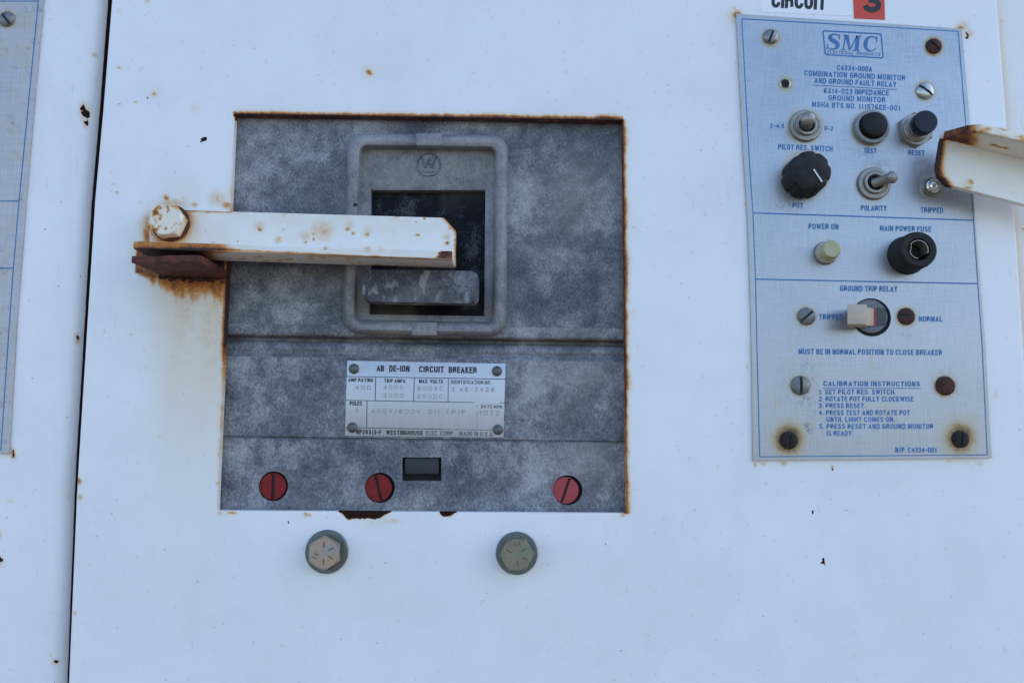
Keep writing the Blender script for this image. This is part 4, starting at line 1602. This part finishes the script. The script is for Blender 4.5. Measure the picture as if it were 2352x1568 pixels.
# S
f = LZ(776, 393, 112, 126)
S = []
cl = [(.90, .74, .05), (.84, .88, .07), (.66, .955, .085), (.45, .955, .11), (.27, .88, .19), (.22, .75, .25), (.33, .63, .26), (.55, .53, .27), (.76, .40, .27), (.82, .26, .25), (.74, .12, .18), (.55, .045, .11), (.34, .04, .09), (.16, .12, .07), (.08, .28, .05)]
# smooth the stroke
def smooth_pts(c, n=5):
    out = []
    for i in range(len(c) - 1):
        p0, p1, p2, p3 = c[max(i - 1, 0)], c[i], c[i + 1], c[min(i + 2, len(c) - 1)]
        for q in range(n):
            t = q / n
            out.append(tuple(0.5 * ((2 * b_) + (-a + c_) * t + (2 * a - 5 * b_ + 4 * c_ - d) * t * t + (-a + 3 * b_ - 3 * c_ + d) * t ** 3) for a, b_, c_, d in zip(p0, p1, p2, p3)))
    out.append(c[-1])
    return out


stroke(bm, [(*f(x, y), wd * 126 * k) for x, y, wd in smooth_pts(cl)], hp)
poly(bm, [f(.84, .99), f(.93, .99), f(.90, .66), f(.84, .66)], hp + .01)
poly(bm, [f(.05, .01), f(.14, .01), f(.16, .34), f(.09, .34)], hp + .01)
# M
f = LZ(893, 400, 150, 124)
for q in ([(.10, 0), (.18, 0), (.24, 1), (.16, 1)], [(.16, 1), (.36, 1), (.54, .02), (.44, .02)], [(.44, .02), (.54, .02), (.84, 1), (.78, 1)], [(.74, 0), (.95, 0), (.95, 1), (.74, 1)],
          [(.0, 0), (.30, 0), (.30, .06), (.0, .06)], [(.66, 0), (1.04, 0), (1.04, .06), (.66, .06)], [(.06, .94), (.30, .94), (.30, 1), (.06, 1)], [(.80, .94), (1.05, .94), (1.05, 1), (.80, 1)]):
    poly(bm, [f(*p) for p in q], hp + .005 * random.randint(1, 6))
# C
f = LZ(1070, 408, 112, 124)
cl = [(.92, .66, .05), (.84, .86, .08), (.64, .95, .10), (.42, .93, .14), (.22, .77, .22), (.15, .5, .27), (.20, .24, .23), (.38, .07, .14), (.60, .04, .09), (.80, .12, .07), (.92, .28, .05)]
stroke(bm, [(*f(x, y), wd * 124 * k) for x, y, wd in smooth_pts(cl)], hp)
poly(bm, [f(.86, .99), f(.95, .99), f(.96, .60), f(.89, .60)], hp + .01)
add_text(bm, 'ELECTRICAL', ZA(790, 424), ZA(995, 436), 24 * k, hp, 0.015, shear=.15)
add_text(bm, 'PRODUCTS', ZA(1022, 437), ZA(1208, 446), 24 * k, hp, 0.015, shear=.15)
print_link('logo', bm, 'blue_ink', mon)


def lettering(name, items, mat='blue_ink', parent=mon, off=0.02, h=hp):
    bm = bmesh.new()
    for it in items:
        t, Z, a, b2, cp = it[:5]
        sc_ = .2891 if Z is ZA else .27345
        add_text(bm, t, Z(*a), Z(*b2), cp * sc_, h, it[5] if len(it) > 5 else off)
    return print_link(name, bm, mat, parent)


lettering('heading_lettering', [
    ('C4334-000A', ZA, (865, 559), (1145, 572), 44), ('COMBINATION GROUND MONITOR', ZA, (605, 602), (1408, 642), 43), ('AND GROUND FAULT RELAY', ZA, (685, 661), (1338, 695), 43),
    ('6314-023 IMPEDANCE', ZA, (760, 742), (1278, 762), 43), ('GROUND MONITOR', ZA, (797, 798), (1250, 816), 43), ('MSHA BTS NO. 111576EE-001', ZA, (667, 850), (1368, 882), 43)])
for ln in ([ZA(680, 677), ZA(1342, 712)], [ZD(662, 369), ZD(1486, 371)]):
    bm = bmesh.new()
    add_strip(bm, ln, 1.8, hp)
    print_link('underline', bm, 'blue_ink', mon)
for it in [('2-4.5', ZA, (332, 1018), (447, 1021), 36), ('0-2', ZA, (765, 1035), (835, 1040), 36), ('PILOT RES. SWITCH', ZA, (397, 1187), (830, 1205), 43), ('TEST', ZA, (1078, 1217), (1180, 1222), 43),
           ('RESET', ZA, (1432, 1234), (1562, 1238), 43), ('POT', ZB, (407, 940), (497, 942), 44), ('POLARITY', ZB, (980, 963), (1200, 967), 46), ('TRIPPED', ZB, (1483, 980), (1672, 984), 46),
           ('POWER ON', ZC, (542, 178), (795, 180), 48), ('MAIN POWER FUSE', ZC, (1140, 192), (1573, 201), 46), ('GROUND TRIP RELAY', ZC, (806, 698), (1290, 704), 48), ('TRIPPED', ZC, (630, 936), (830, 938), 46),
           ('NORMAL', ZC, (1467, 953), (1667, 955), 46), ('MUST BE IN NORMAL POSITION TO CLOSE BREAKER', ZC, (457, 1227), (1665, 1236), 47), ('N/P: C4334-001', ZD, (1270, 910), (1618, 910), 45)]:
    lettering('caption', [it])
lettering('instruction_lettering', [
    ('CALIBRATION INSTRUCTIONS', ZD, (667, 352), (1480, 356), 43, .045), ('1. SET PILOT RES. SWITCH.', ZD, (628, 422), (1275, 423), 43), ('2. ROTATE POT FULLY CLOCKWISE.', ZD, (628, 480), (1437, 482), 43),
    ('3. PRESS RESET.', ZD, (628, 537), (1022, 538), 43), ('4. PRESS TEST AND ROTATE POT', ZD, (630, 596), (1395, 596), 43), ('UNTIL LIGHT COMES ON.', ZD, (692, 653), (1268, 653), 43),
    ('5. PRESS RESET AND GROUND MONITOR', ZD, (633, 711), (1592, 711), 43), ('IS READY.', ZD, (694, 770), (918, 770), 43)])


def screw(u, v, rpx, mat, parent, ang=None, dome=.0013, h=HP, slotmat='slot_dark', label=None):
    bm = bmesh.new()
    r = rpx * PX
    c = V(u, v, h)
    add_lathe(bm, c, [(r, -.0002), (r, .0006), (r * .93, .0006 + dome * .35), (r * .7, .0006 + dome * .8), (r * .35, .0006 + dome), (0, .0006 + dome)], seg=40)
    if ang is not None:                   # sink a slot into the head
        a = R(ang)
        dv, nv = Vector((math.cos(a), 0, math.sin(a))), Vector((-math.sin(a), 0, math.cos(a)))
        s = bm_link('screw', bm, mat, parent, 50)
        b2 = bmesh.new()
        wd = r * .15
        pts = [c + dv * r * 1.2 * sx + nv * wd * sy for sx, sy in ((-1, -1), (1, -1), (1, 1), (-1, 1))]
        add_prism(b2, pts, h + .75, h + 6)
        cut(s, [b2])
        b3 = bmesh.new()
        pts = [c + dv * r * .93 * sx + nv * wd * 1.0 * sy for sx, sy in ((-1, -1), (1, -1), (1, 1), (-1, 1))]
        add_prism(b3, pts, h + .6, h + .8)
        bm_link('slot', b3, slotmat, s, 0)
    else:
        s = bm_link('screw', bm, mat, parent, 50)
    if label:
        s['label'] = label
    return s


screw(1769.6, 85.3, 18.5, 'zinc_screw', mon, 68)
screw(2144, 107, 19, 'rusted_screw', mon, -50, label='rusty brown slotted screw head')
screw(2124, 209.6, 21, 'bright_screw', mon, -38, label='bright silver slotted screw head')
screw(1851.6, 726.6, 20.5, 'dull_steel', mon, 40)
screw(2080.8, 726.6, 20, 'rusted_screw', mon, 2, label='rusty brown slotted screw head')
screw(1838, 885, 22, 'dull_steel', mon, 88)
screw(2170.5, 885.8, 22, 'rusted_screw', mon, None, label='rusty brown screw head with its slot filled')
screw(1811.4, 1010.8, 20, 'burnt_screw', mon, 80, label='black rusted screw head in a yellow stain')
screw(2205, 1008, 19.5, 'burnt_screw', mon, 80, label='black rusted screw head in a yellow stain')

# empty screw hole
bm = bmesh.new()
c = V(1803.7, 192.2, HP)
add_lathe(bm, c, [(12.5 * PX, .00003), (10.5 * PX, .00035), (9.6 * PX, .00004)], seg=28, cap=False, start=False)
bm_link('hole_rim', bm, 'bright_screw', mon)
bm = bmesh.new()
add_lathe(bm, c, [(9.8 * PX, .00002), (0, .00006)], seg=28, start=False)
bm_link('screw_hole', bm, 'void_black', mon)


def toggle(u, v, tip, tiph, ballr, neckr):
    t = thing('toggle_switch', V(u, v, HP), None, None)
    t.parent = mon
    t.location = V(u, v, HP) - wloc(mon)
    c = V(u, v, HP)
    bm = bmesh.new()
    add_lathe(bm, c, [(39 * PX, 0), (39 * PX, .0012), (37 * PX, .0019), (33 * PX, .0021), (30 * PX, .0020), (29.5 * PX, .0015)], seg=48, cap=False)
    bm_link('ring_nut', bm, 'dusty_nickel', t, 40)
    bm = bmesh.new()
    add_lathe(bm, c, [(31 * PX, .0005), (31 * PX, .0016), (27 * PX, .0017), (26.5 * PX, .0031), (25 * PX, .0035), (20 * PX, .0036), (18.5 * PX, .0032), (17.5 * PX, .0012)], seg=48, cap=False)
    bm_link('bushing', bm, 'dusty_nickel', t, 40)
    bm = bmesh.new()
    add_lathe(bm, c, [(18 * PX, .0008), (0, .0009)], seg=30)
    bm_link('bushing_bore', bm, 'void_black', t)
    p, q = c + Vector((0, -.0014, 0)), V(*tip, tiph)
    ax = q - p
    L = ax.length
    prof = [(neckr * 1.15, 0), (neckr, L * .25), (neckr * .95, L * .45), (ballr * .93, L * .72)]
    for i in range(7):
        a = i / 6 * math.pi / 2
        prof.append((ballr * math.cos(a), L - ballr * .8 + ballr * .8 * math.sin(a)))
    prof[-1] = (0, L)
    bm = bmesh.new()
    add_lathe(bm, p, prof, axis=ax, seg=28)
    bm_link('lever', bm, 'dusty_nickel', t, 60)
    return t


toggle(1849, 290.5, (1857, 268), 15, 17 * PX, 13 * PX)
toggle(2005.6, 422.9, (2060, 404), 13, 14.5 * PX, 11 * PX)


def child(name, u, v, h=HP, parent=mon):
    t = bpy.data.objects.new(name, None)
    t.empty_display_size = .01
    COL.objects.link(t)
    t.parent = parent
    t.location = V(u, v, h) - wloc(parent)
    return t


# test button: grey collar and black cap
t = child('push_button', 1999, 295)
c = V(1999, 295, HP)
bm = bmesh.new()
add_lathe(bm, c, [(41.5 * PX, 0), (41.5 * PX, .0026), (40 * PX, .0033), (34 * PX, .0036), (32 * PX, .0033), (31 * PX, .0018)], seg=48, cap=False)
bm_link('collar', bm, 'grey_collar', t)
bm = bmesh.new()
add_lathe(bm, c, [(31.5 * PX, .001), (30.5 * PX, .0012), (30 * PX, .0060), (29 * PX, .0068), (25 * PX, .0072), (0, .0073)], seg=48)
bm_link('cap', bm, 'black_plastic', t, 30)
# reset button on a hexagon nut
t = child('push_button', 2100, 300.7)
c = V(2100, 300.7, HP)
bm = bmesh.new()
hexhead(bm, c, 43 * PX, .0027, rot=.55, cham=.88)
bm_link('hex_nut', bm, 'dusty_nickel', t, 25)
bm = bmesh.new()
add_lathe(bm, c, [(31 * PX, .002), (31 * PX, .0034), (28.5 * PX, .0037), (27 * PX, .0043), (25 * PX, .0045), (19 * PX, .0045)], seg=44)
bm_link('bushing', bm, 'dusty_nickel', t, 30)
bm = bmesh.new()
add_lathe(bm, c, [(20 * PX, .004), (20 * PX, .0085)], seg=40)
bm_link('stem', bm, 'grey_collar', t)
bm = bmesh.new()
add_lathe(bm, c, [(26.5 * PX, .0082), (27.3 * PX, .0088), (27.3 * PX, .0132), (26 * PX, .0140), (0, .0142)], seg=48)
bm_link('cap', bm, 'navy_cap', t, 30)

# fluted pot knob
t = child('control_knob', 1842, 411)
c = V(1842, 411, HP)
fl = lambda a: 1 - 0.075 * max(0.0, math.cos(7 * (a - .35))) ** 3
bm = bmesh.new()
add_lathe(bm, c, [(50 * PX, .0004), (50 * PX, .0018), (49.5 * PX, .0045), (48.5 * PX, .0125), (47 * PX, .0138), (44 * PX, .0144), (20 * PX, .0145), (0, .0145)], seg=112, rfun=fl)
bm_link('grip', bm, 'dusty_black', t, 45)
q0, q1 = V(1869, 389, HP + 14.6), V(1888.5, 418, HP + 14.6)
bm = bmesh.new()
d = (q1 - q0)
nn = Vector((-d.z, 0, d.x)).normalized() * .00036
add_prism(bm, [q0 + nn, q1 + nn, q1 - nn, q0 - nn], HP + 14.3, HP + 14.75)
bm_link('pointer_line', bm, 'knob_white', t, 0)
bm = bmesh.new()
add_lathe(bm, V(1876, 449, HP + 5) , [(1.9 * PX, 0), (1.6 * PX, .0008), (0, .0009)], seg=12)
bm_link('pointer_dot', bm, 'knob_white', t)

# tripped lamp: bezel and clear lens
t = child('indicator_lamp', 2138, 431)
c = V(2138, 431, HP)
bm = bmesh.new()
add_lathe(bm, c, [(23 * PX, 0), (23 * PX, .0018), (21 * PX, .0026), (18.5 * PX, .0026), (17.5 * PX, .002)], seg=40, cap=False)
bm_link('bezel', bm, 'bright_screw', t)
bm = bmesh.new()
add_lathe(bm, c, [(17.8 * PX, .001), (17 * PX, .0032), (14 * PX, .0040), (9 * PX, .0036), (5 * PX, .0042), (0, .0044)], seg=16)
bm_link('lens', bm, 'clear_lens', t, 10)

# power-on lamp
t = child('indicator_lamp', 1895, 582)
t['label'] = 'unlit yellowish indicator lamp'
c = V(1895, 582, HP)
bm = bmesh.new()
add_lathe(bm, c, [(27.5 * PX, 0), (27.5 * PX, .0010), (26 * PX, .0014)], seg=44)
bm_link('gasket', bm, 'relay_grey', t)
bm = bmesh.new()
add_lathe(bm, c, [(25.5 * PX, .0012), (25.5 * PX, .0030), (24.5 * PX, .0036), (22.5 * PX, .0038)], seg=44)
bm_link('collar', bm, 'lamp_collar', t)
bm = bmesh.new()
add_lathe(bm, c, [(22.5 * PX, .0034), (22 * PX, .0075), (20.8 * PX, .0098), (18.5 * PX, .0106), (10 * PX, .0107), (6 * PX, .0104), (0, .0104)], seg=44)
bm_link('lens', bm, 'lamp_yellow', t, 50)

# fuse holder
t = child('fuse_holder', 2082, 587)
c = V(2082, 587, HP)
bm = bmesh.new()
add_lathe(bm, c, [(45.5 * PX, 0), (45.5 * PX, .001), (43.5 * PX, .0016), (42.5 * PX, .0125), (41 * PX, .0142), (38 * PX, .0148), (26 * PX, .0146), (24.5 * PX, .0138), (24 * PX, .004), (0, .0038)], seg=56, cap=False)
bm_link('body', bm, 'dusty_black', t, 35)
bm = bmesh.new()
cc = V(2082, 587, HP)
M_ = 22
arc = []
for i in range(M_ + 1):                   # brass spring contact, open at the lower right
    a = R(-25 + 285 * i / M_)
    rr = 22 * PX * (1.0 if not 14 <= i <= 16 else .86)
    arc.append((rr * math.cos(a), rr * math.sin(a)))
v0 = [[bm.verts.new(cc + Vector((x * s, -hh, z * s))) for x, z in arc] for s, hh in ((1, .006), (1, .0145), (.93, .0145), (.93, .006))]
for a, b2 in zip(v0, v0[1:]):
    for i in range(M_):
        bm.faces.new((a[i], a[i + 1], b2[i + 1], b2[i]))
bm_link('contact', bm, 'dusty_nickel', t)
bm = bmesh.new()
add_lathe(bm, cc, [(23 * PX, .0045), (0, .0046)], seg=30)
bm_link('socket_floor', bm, 'olive_dark', t)

# ground trip relay toggle
t = child('relay_switch', 2001, 728)
c = V(2001.5, 728.5, HP)
bm = bmesh.new()
add_lathe(bm, c, [(44.5 * PX, 0), (44.5 * PX, .0005), (43 * PX, .0008), (40.5 * PX, .0008), (40 * PX, .0003)], seg=52)
bm_link('rim', bm, 'void_black', t)
bm = bmesh.new()
add_lathe(bm, V(1997.5, 727, HP), [(39 * PX, .0006), (39 * PX, .0012), (38 * PX, .0015), (0, .0015)], seg=52)
bm_link('disc', bm, 'relay_grey', t)
bm = bmesh.new()
add_prism(bm, [V(1957, 707, HP + 1.5), V(2035, 707, HP + 1.5), V(2035, 749, HP + 1.5), V(1957, 749, HP + 1.5)], HP + 1.4, HP + 1.62)
bm_link('slot', bm, 'relay_dark', t, 0)
bm = bmesh.new()
add_prism(bm, [V(2008, 707.5, HP + 1.6), V(2012.5, 707.5, HP + 1.6), V(2012.5, 748, HP + 1.6), V(2008, 748, HP + 1.6)], HP + 1.5, HP + 1.8)
bm_link('red_edge', bm, 'red_mark', t, 0)
bm = bmesh.new()
qd = lambda u0, u1, v0, v1, h: [V(u0, v0, h), V(u1, v0, h), V(u1, v1, h), V(u0, v1, h)]
add_hex(bm, qd(1962, 2008, 708, 748, HP + 1.5), qd(1948, 1992, 706, 748, HP + 7.5), .2)
add_hex(bm, qd(1947.5, 1991, 704.5, 752, HP + 7.4), qd(1946, 1990, 698.5, 744.5, HP + 14), .5)
bm_link('lever', bm, 'cream_plastic', t, 30)

# ------------------------------------------------------------------ left-hand control plate
lp = thing('monitor_panel', V(20, 500, -2), 'grey metal plate with blue border lines at the left edge', 'control panel')
hl = -3.8
lpr = [(113, -120), (101, 0), (85, 165), (60, 459), (38, 740), (21, 1041)]
vs, fs = [], []
nr, nc = 160, 40
for i in range(nr + 1):
    v = -120 + (1041 + 120) * i / nr
    xr = interp(lpr, v)
    for j in range(nc + 1):
        vs.append(tuple(V(-440 + (xr + 440) * j / nc, v, hl)))
for i in range(nr):
    for j in range(nc):
        a = i * (nc + 1) + j
        fs.append((a, a + nc + 1, a + nc + 2, a + 1))
loop = [j for j in range(nc)] + [i * (nc + 1) + nc for i in range(nr)] + [nr * (nc + 1) + j for j in range(nc, 0, -1)] + [i * (nc + 1) for i in range(nr, 0, -1)]
k0 = len(vs)
for q in loop:
    vs.append((vs[q][0], 0.00495, vs[q][2]))
for q in range(len(loop)):
    e = (q + 1) % len(loop)
    fs.append((loop[q], loop[e], k0 + e, k0 + q))
me = bpy.data.meshes.new('face_plate')
me.from_pydata(vs, [], fs)
o = link('face_plate', me, 'worn_aluminium', lp, 30)


def lp_stain(u, v, h, nrm):
    r = .10 * sstep(.5, .75, fbm(u / 30, v / 30)) + .08 * fbm(u / 9, v / 9)
    d = np.hypot(u - 16, v - 45)
    r = np.maximum(r, .4 * np.exp(-(np.maximum(d - 19, 0) / 5) ** 2))
    c = .5 * sstep(.62, .8, fbm(u / 12, v / 12 + 80))
    return r, c


stain(o, lp_stain)
bm = bmesh.new()
bl_ = [(90, -20), (88, 3), (66, 230), (44, 459), (30.5, 616), (12, 880), (2, 1033)]
add_strip(bm, bl_, 2.4, hl + .06)
add_strip(bm, [(-200, 3), (88, 3)], 2.4, hl + .07)
add_strip(bm, [(-200, 461.5), (43.5, 462)], 2.8, hl + .08)
add_strip(bm, [(-200, 615), (30.5, 616)], 2.8, hl + .08)
add_strip(bm, [(-200, 1033), (2, 1033)], 2.4, hl + .07)
print_link('border_lines', bm, 'blue_ink', lp)
screw(16, 45, 19.5, 'dull_steel', lp, -52, h=hl)

# ------------------------------------------------------------------ plated bolts under the cut-out
def marks(bm, c, rad, hgt, a0, n_=6, skip=()):
    for i in range(n_):
        if i in skip:
            continue
        a = a0 + i * math.pi * 2 / n_
        dv, nv = Vector((math.cos(a), 0, math.sin(a))), Vector((-math.sin(a), 0, math.cos(a)))
        pts = [c + dv * rad * s + nv * .00033 * q for s, q in ((.36, -1), (.74, -1), (.74, 1), (.36, 1))]
        add_prism(bm, pts, -c.y / MM + hgt / MM - .1, -c.y / MM + hgt / MM + .16)


def plated_bolt(u, v, wr, hr, rot, mat, label, a0, skip, txt, tp):
    b_ = thing('hex_bolt', V(u, v, 0), label, 'bolt', 'hexagon bolts on the door')
    bm = bmesh.new()
    c = V(u, v, 0.02)
    add_lathe(bm, c, [(wr * PX, 0), (wr * PX, .0016), (wr * .965 * PX, .0020), (wr * .5 * PX, .0020)], seg=56)
    bm_link('washer', bm, 'washer_blue', b_, 40)
    bm = bmesh.new()
    c2 = V(u, v, 2.0)
    f = hexhead(bm, c2, hr * PX, .0085, rot=rot, mat=1, cham=.84)
    f.material_index = 0
    hd_ = bm_link('head', bm, [mat, 'zinc_side'], b_, 28)
    bm = bmesh.new()
    marks(bm, c2, hr * .86 * PX, .0085, a0, 6, skip)
    uu, vv_ = tp
    q = 7.0
    an = a0 + skip[0] * math.pi / 3 - math.pi / 2
    dx_, dy_ = math.cos(an) * q, -math.sin(an) * q
    add_text(bm, txt, (uu - dx_, vv_ - dy_), (uu + dx_, vv_ + dy_), 9.5, 10.62, 0.0)
    bm_link('grade_marks', bm, 'mark_olive', hd_, 0)


plated_bolt(751.5, 1265.6, 48, 38.5, 0.55, 'zinc_rose', 'rose-tinted plated hex bolt with washer below the cut-out, nearer the left', math.pi / 2, (1, 2), 'LE', (728, 1277))
plated_bolt(1187, 1269, 47, 39, 0.02, 'zinc_olive', 'olive plated hex bolt with washer below the cut-out, nearer the control panel', math.pi / 2 + .1, (0, 2), 'LE', (1190, 1254))

# ------------------------------------------------------------------ stickers above the panel
st = thing('circuit_sticker', V(1850, 0, 0), 'white sticker with black capitals reading CIRCUIT at the top edge', 'sticker')
bm = bmesh.new()
add_prism(bm, [V(*ZA(258, -230)), V(*ZA(985, -205)), V(*ZA(985, 128)), V(*ZA(258, 98))], 0.02, 0.14)
bm_link('backing', bm, 'sticker_white', st, 0)
bm = bmesh.new()
add_text(bm, 'CIRCUIT', ZA(343, 62), ZA(780, 82), 150 * .2891, 0.2, -0.01)
print_link('lettering', bm, 'sign_black', st)
st = thing('number_sticker', V(1996, 0, 0), 'orange-red sticker with a black figure 3 at the top edge', 'sticker')
bm = bmesh.new()
add_prism(bm, [V(*ZA(985, -200)), V(*ZA(1238, -190)), V(*ZA(1246, 160)), V(*ZA(1001, 150))], 0.02, 0.22)
bm_link('backing', bm, 'sticker_orange', st, 0)
bm = bmesh.new()
add_text(bm, '3', ZA(1065, 99), ZA(1214, 105), 190 * .2891, 0.28, 0.035)
print_link('lettering', bm, 'sign_black', st)
